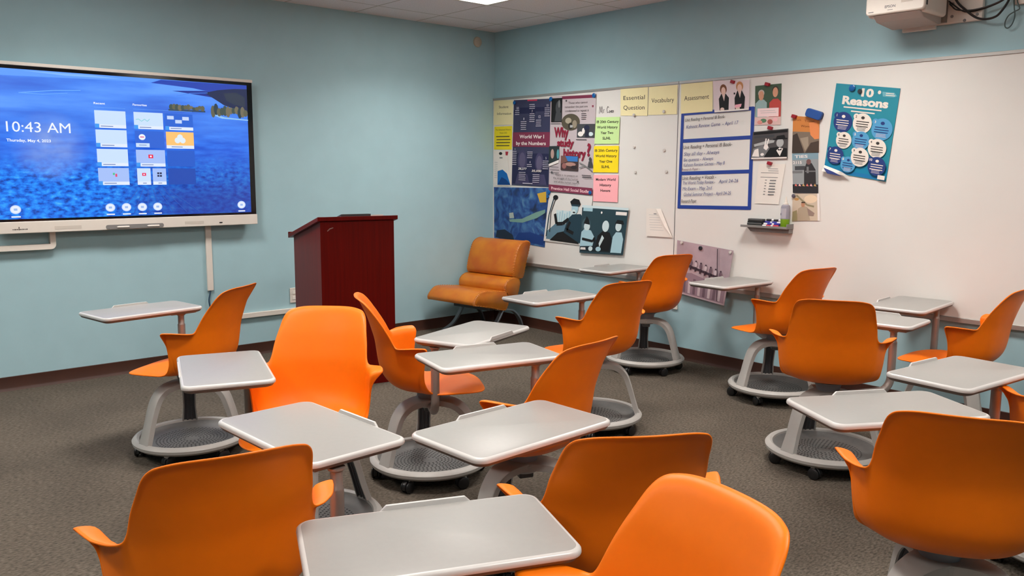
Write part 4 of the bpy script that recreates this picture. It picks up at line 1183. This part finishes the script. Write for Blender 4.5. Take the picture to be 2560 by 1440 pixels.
# ------------------------------------------------------------------ lectern
M_WOOD = wood_material()
LA = math.atan2(-0.167, 0.986)
t = thing('lectern', 'dark red mahogany lectern with a sloping top against the blue wall', 'lectern', (-2.571, -1.3225, 0), LA)
LW, LD, ZF, ZBk = 0.512, 0.575, 1.112, 0.978
sl = (ZBk - ZF) / LD
MB().box((0.0, 0.0, 0.0), (LW, 0.019, ZF - 0.001), M_WOOD).build('front_panel', t, smooth=False, bevel=0.002)
for x in (0.0, LW - 0.019):
    MB().prism([(0.019, 0.0), (LD, 0.0), (LD, ZBk), (0.019, ZF + sl * 0.019)], x + (0.0015 if x == 0 else -0.0015), x + 0.019 + (0.0015 if x == 0 else -0.0015), 0, M_WOOD).build('side_panel', t, smooth=False, bevel=0.002)
MB().box((0.019, 0.03, 0.62), (LW - 0.019, LD - 0.02, 0.64), M_WOOD).build('shelf', t, smooth=False)
MB().box((0.019, 0.03, 0.06), (LW - 0.019, LD - 0.02, 0.08), M_WOOD).build('bottom_shelf', t, smooth=False)
a, c = -0.018, LD + 0.055
MB().prism([(a, ZF + sl * a), (c, ZF + sl * c), (c, ZF + sl * c + 0.027), (a, ZF + sl * a + 0.027)], -0.022, LW + 0.022, 0, M_WOOD).build('sloping_top', t, smooth=False, bevel=0.003)
b = MB().prism([(c - 0.02, ZF + sl * c + 0.025), (c, ZF + sl * c + 0.025), (c, ZF + sl * c + 0.042), (c - 0.02, ZF + sl * c + 0.044)], -0.022, LW + 0.022, 0, M_WOOD)
b.build('book_stop', t, smooth=False, bevel=0.002)
b = MB()
b.add([(0.045, -0.0006, 1.052), (0.062, -0.0006, 1.068), (0.086, -0.0006, 1.074), (0.088, -0.0006, 1.069), (0.066, -0.0006, 1.061), (0.048, -0.0006, 1.047)], [(0, 1, 2, 3, 4, 5), (5, 4, 3, 2, 1, 0)], mat('scratched_wood_pale', (180, 140, 130), 0.6))
b.build('scratch', t, smooth=False)
Tl = Matrix.Translation((-2.571, -1.3225, 0)) @ Matrix.Rotation(LA, 4, 'Z')
def on_slope(x, y, dz): return Tl @ Vector((x, y, ZF + sl * y + 0.027 + dz))
def slab(b, x0, y0, x1, y1, z0, z1, material):
    v = [on_slope(x, y, z) for z in (z0, z1) for x, y in ((x0, y0), (x1, y0), (x1, y1), (x0, y1))]
    b.add(v, [(0, 3, 2, 1), (4, 5, 6, 7), (0, 1, 5, 4), (1, 2, 6, 5), (2, 3, 7, 6), (3, 0, 4, 7)], material)
b = MB(); slab(b, 0.14, -0.005, 0.345, 0.27, 0.0005, 0.016, mat('dark_grey_binder', (56, 56, 58), 0.45)); slab(b, 0.15, 0.002, 0.335, 0.265, 0.016, 0.018, G1)
tag(b.build('binder', smooth=False), 'dark grey binder lying on top of the lectern', 'binder')
b = MB(); slab(b, 0.352, 0.01, 0.44, 0.26, 0.0005, 0.012, M_PAPER)
tag(b.build('paper_stack', smooth=False), 'white papers beside the binder on the lectern', 'papers')

# ------------------------------------------------------------------ tan lounge chair in the corner
M_LEA = leather_material()
FA = math.radians(187)
LS = 0.983
t = thing('lounge_chair', 'armless tan leather lounge chair with curved steel legs in the corner', 'lounge chair', (-0.815, -0.710, 0), FA - PI / 2)
WD = 0.585
# side profile (s to the rear of the front edge, z); chair-local x = right (0..WD from left edge), y = -s
def pad(name, prof, bev=0.03, puff=0.012):
    prof = [(s_ * LS, z * LS + 0.024) for s_, z in prof]
    P = spline(prof + [prof[0]], 4)[:-1]
    n = len(P)
    cs = np.mean(np.array(P), axis=0)
    rows = []
    for x, k in ((0.0, 0.93), (0.004, 0.97), (0.014, 1.0), (WD * .25, 1.01), (WD * .5, 1.015), (WD * .75, 1.01), (WD - 0.014, 1.0), (WD - 0.004, 0.97), (WD, 0.93)):
        ins = (1 - k) * 0.11
        row = []
        for (s_, z) in P:
            d = np.array([s_, z]) - cs
            L = np.linalg.norm(d)
            q_ = cs + d * (1 - ins / max(L, .02)) if k <= 1 else cs + d * (1 + (k - 1) * 0.5)
            row.append((x, -q_[0], q_[1]))
        rows.append(row)
    v = [p for r in rows for p in r]
    f = []
    for i in range(len(rows) - 1):
        for k in range(n):
            k2 = (k + 1) % n
            f.append((i * n + k, i * n + k2, (i + 1) * n + k2, (i + 1) * n + k))
    f.append(tuple(range(n))[::-1]); f.append(tuple((len(rows) - 1) * n + k for k in range(n)))
    o = MB().add(v, f, M_LEA).build(name, t, angle=70)
    st = MB()
    M_ST = mat('stitch_tan', (206, 128, 40), 0.5)
    for i, x in ((1, 0.004), (7, WD - 0.004)):
        for k in range(0, n):
            p0, p1 = np.array(rows[i][k]), np.array(rows[i][(k + 1) % n])
            L = np.linalg.norm(p1 - p0); m_s = max(1, int(L / 0.016))
            for q_ in range(m_s):
                c_ = p0 + (p1 - p0) * (q_ + .5) / m_s
                dr = np.array([0, *(c_[1:] - np.array([-cs[0], cs[1]]))]); dr = dr / np.linalg.norm(dr)
                sgn = 1 if i == 7 else -1
                A_ = c_ + dr * 0.007 + np.array([-sgn * 0.012, 0, 0]); B_ = c_ - dr * 0.004 + np.array([sgn * 0.007, 0, 0])
                st.tube([tuple(A_), tuple((A_ + B_) / 2 + dr * 0.003), tuple(B_)], 0.0024, M_ST, 5)
    st.build('stitching', o)
    return o
pad('seat_cushion', [(0.0, .285), (-.004, .315), (.02, .350), (.07, .388), (.14, .398), (.25, .388), (.36, .374), (.43, .362), (.46, .30), (.42, .21), (.36, .205), (.20, .245), (.06, .275)])
pad('lower_back_cushion', [(.395, .385), (.40, .43), (.44, .468), (.50, .484), (.56, .478), (.60, .44), (.585, .36), (.54, .28), (.48, .26), (.43, .30)])
pad('upper_back_cushion', [(.515, .495), (.505, .54), (.525, .64), (.565, .74), (.61, .79), (.67, .808), (.72, .800), (.735, .775), (.71, .68), (.67, .56), (.635, .475), (.57, .475)])
b = MB()
b.box((0.07, -0.40, 0.222), (WD - 0.07, -0.26, 0.25), M_DGREY)
b.build('seat_frame', t, smooth=False)
def flatbar(name, pts, w, th, x):
    P = spline(pts, 6)
    v = []; f = []
    for i, p in enumerate(P):
        a_ = np.array(P[max(i - 1, 0)]); c_ = np.array(P[min(i + 1, len(P) - 1)])
        tg = (c_ - a_) / np.linalg.norm(c_ - a_); nr = np.array([-tg[1], tg[0]])
        for dx, dn in ((-w / 2, -th / 2), (w / 2, -th / 2), (w / 2, th / 2), (-w / 2, th / 2)):
            q_ = np.array(p) + nr * dn
            v.append((x + dx, -q_[0], q_[1]))
    n = len(P)
    for i in range(n - 1):
        for k in range(4):
            k2 = (k + 1) % 4
            f.append((4 * i + k, 4 * i + k2, 4 * i + 4 + k2, 4 * i + 4 + k))
    f.append((3, 2, 1, 0)); f.append(tuple(4 * (n - 1) + k for k in range(4)))
    MB().add(v, f, M_STEEL).build(name, t, angle=30, bevel=0.002)
for x in (0.05, WD - 0.05):
    flatbar('leg', [(.43, .262), (.40, .215), (.34, .13), (.26, .055), (.14, .006)], 0.04, 0.016, x)
    flatbar('leg', [(.40, .225), (.47, .215), (.55, .19), (.63, .115), (.68, .006)], 0.04, 0.016, x)

# ------------------------------------------------------------------ swivel desk chairs
def chair_shell():
    ph = sorted(set([float(x) for x in np.r_[np.arange(0, 26, 5), np.arange(26, 60, 1.5), np.arange(60, 84, 1.25), np.arange(84, 100, 3), np.arange(102, 181, 6)]]))
    keyp = [0, 14, 22, 27, 29.5, 31, 33, 35, 38.5, 42, 46, 49, 51, 54, 58, 64, 70, 72.5, 74, 76, 78.5, 82, 86, 92, 180]
    keyz = [.874, .874, .871, .860, .849, .839, .822, .802, .772, .741, .700, .670, .660, .656, .657, .660, .660, .652, .612, .560, .510, .475, .456, .448, .446]
    ZS = 0.446
    def ab(z):
        a = np.interp(z, [.44, .56, .67, .78, .88], [.222, .243, .255, .288, .328])
        b = np.interp(z, [.44, .52, .60, .67, .78, .88], [.205, .228, .240, .249, .283, .330])
        return a, b
    def rho(p, z):
        s_, c_ = abs(math.sin(p)), math.cos(p)
        a, b = ab(z)
        if c_ >= 0:
            n = 2.25
            return ((s_ / a) ** n + (c_ / b) ** n) ** (-1 / n)
        n = 3.6
        aa, bb = 0.226, 0.255
        k = min(1.0, -c_ / 0.35)
        aa = a * (1 - k) + aa * k
        return ((s_ / aa) ** n + (-c_ / bb) ** n) ** (-1 / n)
    NR = 24
    def column(deg):
        p = math.radians(deg)
        zr = float(np.interp(deg, keyp, keyz))
        rf = float(np.interp(deg, [0, 60, 72, 82, 92, 180], [.105, .095, .075, .04, .022, .02]))
        R0 = rho(p, ZS)
        path = []
        if zr > ZS + 0.004:
            for r in np.linspace(0.03, R0 - rf, 7):
                path.append((r, ZS))
            R2 = rho(p, ZS + rf)
            for tt in np.linspace(0.08, 1, 12):
                x = (1 - tt) ** 2 * (R0 - rf) + 2 * tt * (1 - tt) * (R0 + 0.002) + tt * tt * R2
                z = (1 - tt) ** 2 * ZS + 2 * tt * (1 - tt) * ZS + tt * tt * (ZS + rf)
                path.append((x, z))
            for z in np.linspace(ZS + rf, 0.93, 24)[1:]:
                path.append((rho(p, z), z))
            out = []
            for i, (x, z) in enumerate(path):
                if z <= zr:
                    out.append((x, z))
                else:
                    x0, z0 = path[i - 1]
                    k = (zr - z0) / (z - z0)
                    out.append((x0 + (x - x0) * k, zr))
                    break
            path = out
        else:
            path = [(r, ZS) for r in np.linspace(0.03, R0, 12)]
        fl = float(np.interp(deg, [46, 50, 54, 59, 66, 71, 72.6, 73.6, 80], [0, .009, .032, .050, .055, .054, .050, 0, 0]))
        if fl > 0:
            x, z = path[-1]
            for tt in (0.12, 0.3, 0.55, 0.8, 1.0):
                path.append((x + fl * tt, z + fl * (0.34 * tt - 0.12 * tt * tt)))
        fb = float(np.interp(deg, [0, 24, 31, 40, 46], [.020, .020, .016, .006, 0]))   # the back rim rolls outward
        if fb > 0:
            x, z = path[-1]
            for tt in (0.35, 0.7, 1.0):
                path.append((x + fb * tt, z + 0.006 * tt - 0.004 * tt * tt))
        P = np.array(path)
        d = np.r_[0, np.cumsum(np.linalg.norm(np.diff(P, axis=0), axis=1))]
        s_ = np.linspace(0, d[-1], NR)
        rr_ = np.interp(s_, d, P[:, 0]); zz = np.interp(s_, d, P[:, 1])
        res = []
        for r, z in zip(rr_, zz):
            y = -r * math.cos(p); x = r * math.sin(p)
            dz = 0
            if y > 0.12:
                dz -= 0.014 * ((y - 0.12) / 0.14) ** 2
            if z < ZS + 0.02:
                dz -= 0.012 * max(0, 1 - (r / 0.2) ** 2)
            wy = min(1.0, max(0.0, (deg - 52) / 16)) * max(0.0, (z - 0.50) / 0.17) ** 1.5
            if deg > 95: wy = 0
            res.append((x, y + 0.052 * wy, z + dz))
        return res
    cols = [column(a) for a in ph]
    full = cols + [[(-x, y, z) for x, y, z in c] for c in cols[-2:0:-1]]
    n = len(full)
    v = [p for c in full for p in c] + [(0, 0, 0.446 - 0.012)]
    f = []
    for i in range(n):
        j = (i + 1) % n
        for k in range(NR - 1):
            f.append((i * NR + k, j * NR + k, j * NR + k + 1, i * NR + k + 1))
        f.append((n * NR, j * NR, i * NR))
    return v, f


v, f = chair_shell()
me = bpy.data.meshes.new('seat_shell')
me.from_pydata(v, [], f)
me.materials.append(M_ORANGE)
me.update()
me.shade_smooth()
tmp = bpy.data.objects.new('seat_shell_temp', me)
COL.objects.link(tmp)
md = tmp.modifiers.new('smooth', 'LAPLACIANSMOOTH') if False else tmp.modifiers.new('smooth', 'SMOOTH')
md.factor = 0.5; md.iterations = 1
md = tmp.modifiers.new('thick', 'SOLIDIFY'); md.thickness = 0.0075; md.offset = 0.0; md.use_even_offset = False
md = tmp.modifiers.new('sub', 'SUBSURF'); md.levels = 1; md.render_levels = 1
bpy.context.view_layer.update()
SHELL = bpy.data.meshes.new_from_object(tmp.evaluated_get(bpy.context.evaluated_depsgraph_get()))
SHELL.name = 'seat_shell'
bpy.data.objects.remove(tmp)
bpy.data.meshes.remove(me)


def leg_mesh():
    path = spline([(0.02, .366), (.085, .364), (.140, .350), (.182, .312), (.208, .250), (.232, .170), (.258, .088)], 6)
    n = len(path)
    prof = [(-.5, .5), (-.44, .62), (.44, .62), (.5, .5), (.5, -.5), (.40, -.5), (.38, -.2), (.22, -.2), (.20, -.32), (.10, -.32), (.08, -.2), (-.08, -.2), (-.10, -.32), (-.20, -.32), (-.22, -.2), (-.38, -.2), (-.40, -.5), (-.5, -.5)]
    m = len(prof)
    b = MB()
    v = []; f_out = []; f_in = []
    for i, p in enumerate(path):
        a_ = np.array(path[max(i - 1, 0)]); c_ = np.array(path[min(i + 1, n - 1)])
        tg = (c_ - a_) / np.linalg.norm(c_ - a_); nr = np.array([-tg[1], tg[0]])
        if nr[1] < 0 and i < n // 3: nr = -nr
        tt = i / (n - 1)
        w = np.interp(tt, [0, .2, .45, .8, 1], [.120, .092, .070, .064, .080])
        th = np.interp(tt, [0, .4, 1], [.026, .026, .024])
        for a, c in prof:
            q_ = np.array(p) + nr * (c * th)
            v.append((q_[0], a * w, q_[1]))
    for i in range(n - 1):
        for k in range(m):
            k2 = (k + 1) % m
            q_ = (i * m + k, (i + 1) * m + k, (i + 1) * m + k2, i * m + k2)
            (f_in if 5 <= k <= 15 else f_out).append(q_)
    f_out.append(tuple(range(m))); f_out.append(tuple((n - 1) * m + k for k in range(m))[::-1])
    b.v = v
    for q_ in f_out: b.f.append(q_); b.mi.append(b.m(M_LEG))
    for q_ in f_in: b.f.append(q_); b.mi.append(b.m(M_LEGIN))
    return b


def proto_chair():
    root = thing('swivel_desk_chair', None, 'desk chair', (0, 0, 0), 0, 'orange swivel desk chairs')
    sh = bpy.data.objects.new('seat_shell', SHELL); COL.objects.link(sh); sh.parent = root
    b = MB()
    b.lathe([(0, .372), (.052, .372), (.055, .385), (.062, .410), (.085, .426), (.11, .4315), (0, .4315)], M_MOUNT, 28)
    b.build('seat_mount', root)
    b = MB()
    b.lathe([(0, .340), (.058, .340), (.068, .348), (.070, .372), (.060, .380), (0, .381)], M_LEG, 28)
    b.build('hub', root)
    b = MB().lathe([(.243, .082), (.250, .098), (.262, .104), (.276, .100), (.286, .088), (.284, .074), (.270, .062), (.243, .060), (.243, .082)], M_LEG, 56)
    ring = b.build('base_ring', root)
    b = MB().lathe([(0, .058), (.244, .058), (.247, .090), (.236, .082), (.222, .072), (.200, .068), (.05, .066), (0, .066)], M_TRAY, 56)
    for k in range(9):
        r_ = .040 + .0165 * k
        n_ = int(2 * PI * r_ / .019)
        for q_ in range(n_):
            a_ = 2 * PI * (q_ + .5 * (k % 2)) / n_
            c_ = (r_ * math.cos(a_), r_ * math.sin(a_))
            zz = .0663 + .0016 * (r_ - .05) / .15 + 0.0002
            b.add([(c_[0] + .0048 * math.cos(2 * PI * w / 7), c_[1] + .0048 * math.sin(2 * PI * w / 7), zz) for w in range(7)], [tuple(range(7))], M_HOLE)
    b.build('foot_tray', root, angle=50)
    lm = leg_mesh()
    legs = []
    for k in range(3):
        if k == 0:
            o = lm.build('leg', root, angle=40)
        else:
            o = legs[0].copy(); COL.objects.link(o); o.parent = root
        legs.append(o)
    b = MB().box((-.045, -.028, .318), (.045, .028, .342), M_DGREY)
    b.build('tilt_box', root, smooth=False, bevel=0.006)
    cas = []
    for k in range(6):
        if k == 0:
            b = MB()
            b.lathe([(0, .040), (.012, .040), (.014, .048), (.013, .064), (0, .064)], M_LEG, 14)
            b.prism(arc((0.008, .030), .0315, -0.3, PI * 0.95, 10) + [(-.024, .022), (.03, .014)], -.008, .008, 1, M_CASTER)
            o = b.build('caster', root, angle=40, bevel=0.002)
            for sgn in (-1, 1):
                Tw = Matrix.Translation((0.008, sgn * .0155, .0285)) @ Matrix.Rotation(PI / 2, 4, 'X')
                MB().lathe([(0, .008), (.010, .008), (.022, .007), (.0275, .004), (.0285, 0), (.0275, -.004), (.022, -.007), (0, -.007)], M_CASTER, 20, Tw).build('wheel', o)
            cas.append(o)
        else:
            o = copy_tree(cas[0], root)
            cas.append(o)
    # desk top: local frame, lip along +y, post hole at (0.17, -0.09)
    TH = 0.70
    b = MB()
    W2, D2 = 0.272, 0.161
    rings = []
    for ins, z, mt in ((0.010, TH, 0), (0.0045, TH - .0012, 2), (0.001, TH - .005, 2), (0.0, TH - .011, 2), (0.001, TH - .015, 2), (0.004, TH - .017, 1), (0.010, TH - .026, 1), (0.020, TH - .030, 1)):
        rings.append((rrect(-W2 + ins, -D2 + ins, W2 - ins, D2 - ins, 0.036 - ins * 0.6, 6), z, mt))
    n = len(rings[0][0])
    v = [(x, y, z) for R_, z, _ in rings for x, y in R_]
    ft, fu, fe = [], [], []
    ft.append(tuple(range(n)))
    for i in range(len(rings) - 1):
        for k in range(n):
            k2 = (k + 1) % n
            q_ = (i * n + k, (i + 1) * n + k, (i + 1) * n + k2, i * n + k2)
            (ft, fu, fe)[rings[i + 1][2]].append(q_)
    fu.append(tuple((len(rings) - 1) * n + k for k in range(n))[::-1])
    b.v = v
    for q_ in ft: b.f.append(q_); b.mi.append(b.m(M_TOP))
    for q_ in fu: b.f.append(q_); b.mi.append(b.m(M_UNDER))
    for q_ in fe: b.f.append(q_); b.mi.append(b.m(M_EDGE))
    b.box((0.10, -0.125, TH - .036), (0.24, -0.055, TH - .029), M_UNDER)
    top = b.build('desk_top', root, angle=40)
    # raised lip along the far edge
    b = MB()
    sec = [(-.085, 0.0), (-.072, .010), (.102, .010), (.115, 0.0)]
    lipo = MB()
    lipo.prism([(x, TH - .006 + z) for x, z in [(-.092, 0), (-.075, .0165), (.105, .0165), (.122, 0)]], D2 - .006, D2 + .0015, 1, M_EDGE)
    lipo.build('desk_lip', top, smooth=False, bevel=0.0015)
    return root, sh, legs, cas, top


def arm_mesh(r, material=M_TUBE):
    """tube from under the seat out to radius r and up to the desk top; local +x is outwards"""
    pts = [(0.04, 0, .352), (0.10, 0, .350), (r - .085, 0, .352)]
    for k in range(1, 9):
        a = k / 8 * PI / 2
        pts.append((r - .07 + .07 * math.sin(a), 0, .352 + .07 - .07 * math.cos(a)))
    pts += [(r, 0, .50), (r, 0, .605)]
    b = MB().tube(pts, .0195, material, 14)
    b.lathe([(.0195, .600), (.0200, .604), (.0165, .608), (.0165, .652), (.024, .658), (.024, .664)], M_TUBE, 14, Matrix.Translation((r, 0, 0)))
    return b


# seat centre x, y, facing; desk top centre x, y, axis; post offset on the desk; rear leg direction; label
CH = [
    ((-3.672, -1.950, 127.0), (-3.758, -1.538, 9), (.17, -.09), 72, 'orange desk chair farthest left, under the wall display, its desk top reaching left'),
    ((-3.705, -3.281, -134.4), (-3.955, -3.109, 72), (.13, -.10), 3, 'orange desk chair facing the camera, left of the one before the lectern'),
    ((-2.929, -3.011, -29.3), (-2.788, -3.172, 199), (.23, -.06), 62, 'orange desk chair turned to the right, in front of the lectern'),
    ((-3.166, -3.938, 98.2), (-3.042, -3.587, -13), (.17, -.09), 68, 'orange desk chair in the middle of the room, seen from the side facing left'),
    ((-1.803, -3.005, 80.8), (-1.722, -2.584, -1), (.17, -.09), 73, 'orange desk chair with its desk top in front of the leather lounge chair'),
    ((-0.455, -2.275, 77.3), (-0.319, -1.850, 3), (.17, -.09), 43, 'orange desk chair farthest back, beside the mauve photo under the whiteboard'),
    ((-0.440, -3.331, 79.5), (-0.310, -2.893, -4), (.17, -.09), 41, 'orange desk chair along the whiteboard, its desk top overlapping the mauve photo'),
    ((-1.346, -4.173, 28.5), (-0.955, -4.160, -85), (.17, -.09), 48, 'orange desk chair seen squarely from behind, facing the whiteboard'),
    ((-0.486, -4.426, 91.5), (-0.314, -4.108, 5), (.17, -.09), -10, 'orange desk chair at the right edge of the photo close to the whiteboard'),
    ((-2.802, -5.290, 26.2), (-2.551, -4.997, -30), (.17, -.09), 48, 'large orange desk chair at lower right, back to the camera, cut by the right edge'),
    ((-1.672, -5.331, 23.0), (-1.845, -4.965, -6), (.20, -.04), 40, 'orange desk chair mostly outside the right edge, only its arm and desk top showing'),
    ((-3.617, -4.754, 58.1), (-3.601, -4.379, 2), (.17, -.09), 60, 'orange desk chair at the bottom centre, back to the camera, behind the nearest chair'),
    ((-4.255, -5.280, -192.0), (-4.216, -4.832, -23), (.17, -.09), 60, 'nearest orange desk chair, its brightly lit backrest front cut by the bottom edge'),
    ((-4.463, -4.247, 79.2), (-4.075, -4.013, -87), (.24, -.06), 70, 'orange desk chair at lower left, back to the camera, cut by the bottom edge'),
]
root0, sh0, legs0, cas0, top0 = proto_chair()


def place(root, spec):
    (cx, cy, th), (wx, wy, ax), (pa, pb), rear, label = spec
    root.location = (cx, cy, 0)
    root.rotation_euler = (0, 0, math.radians(th - 90))
    root['label'] = label
    base = math.radians(rear - (th - 90))
    li = ci = 0
    for ch in root.children:
        nm = ch.name.split('.')[0]
        if nm == 'leg':
            ch.rotation_euler = (0, 0, base + li * 2 * PI / 3); li += 1
        elif nm == 'caster':
            a = base + PI / 6 + ci * PI / 3
            ch.location = (.252 * math.cos(a), .252 * math.sin(a), 0)
            ch.rotation_euler = (0, 0, a * 3.7 + ci * 1.9 + rear); ci += 1
        elif nm in ('foot_tray', 'base_ring', 'tilt_box'):
            ch.rotation_euler = (0, 0, base)
        elif nm == 'desk_top':
            R_ = Matrix.Rotation(-math.radians(th - 90), 2)
            q_ = R_ @ Vector((wx - cx, wy - cy))
            ch.location = (q_.x, q_.y, 0)
            ch.rotation_euler = (0, 0, math.radians(ax - (th - 90)))
            e = math.radians(ax - (th - 90))
            px_, py_ = q_.x + pa * math.cos(e) - pb * math.sin(e), q_.y + pa * math.sin(e) + pb * math.cos(e)
    r_ = math.hypot(px_, py_)
    o = arm_mesh(r_).build('desk_arm', root, angle=50)
    o.rotation_euler = (0, 0, math.atan2(py_, px_))


roots = [root0] + [copy_tree(root0) for _ in CH[1:]]
for r_, s_ in zip(roots, CH):
    place(r_, s_)
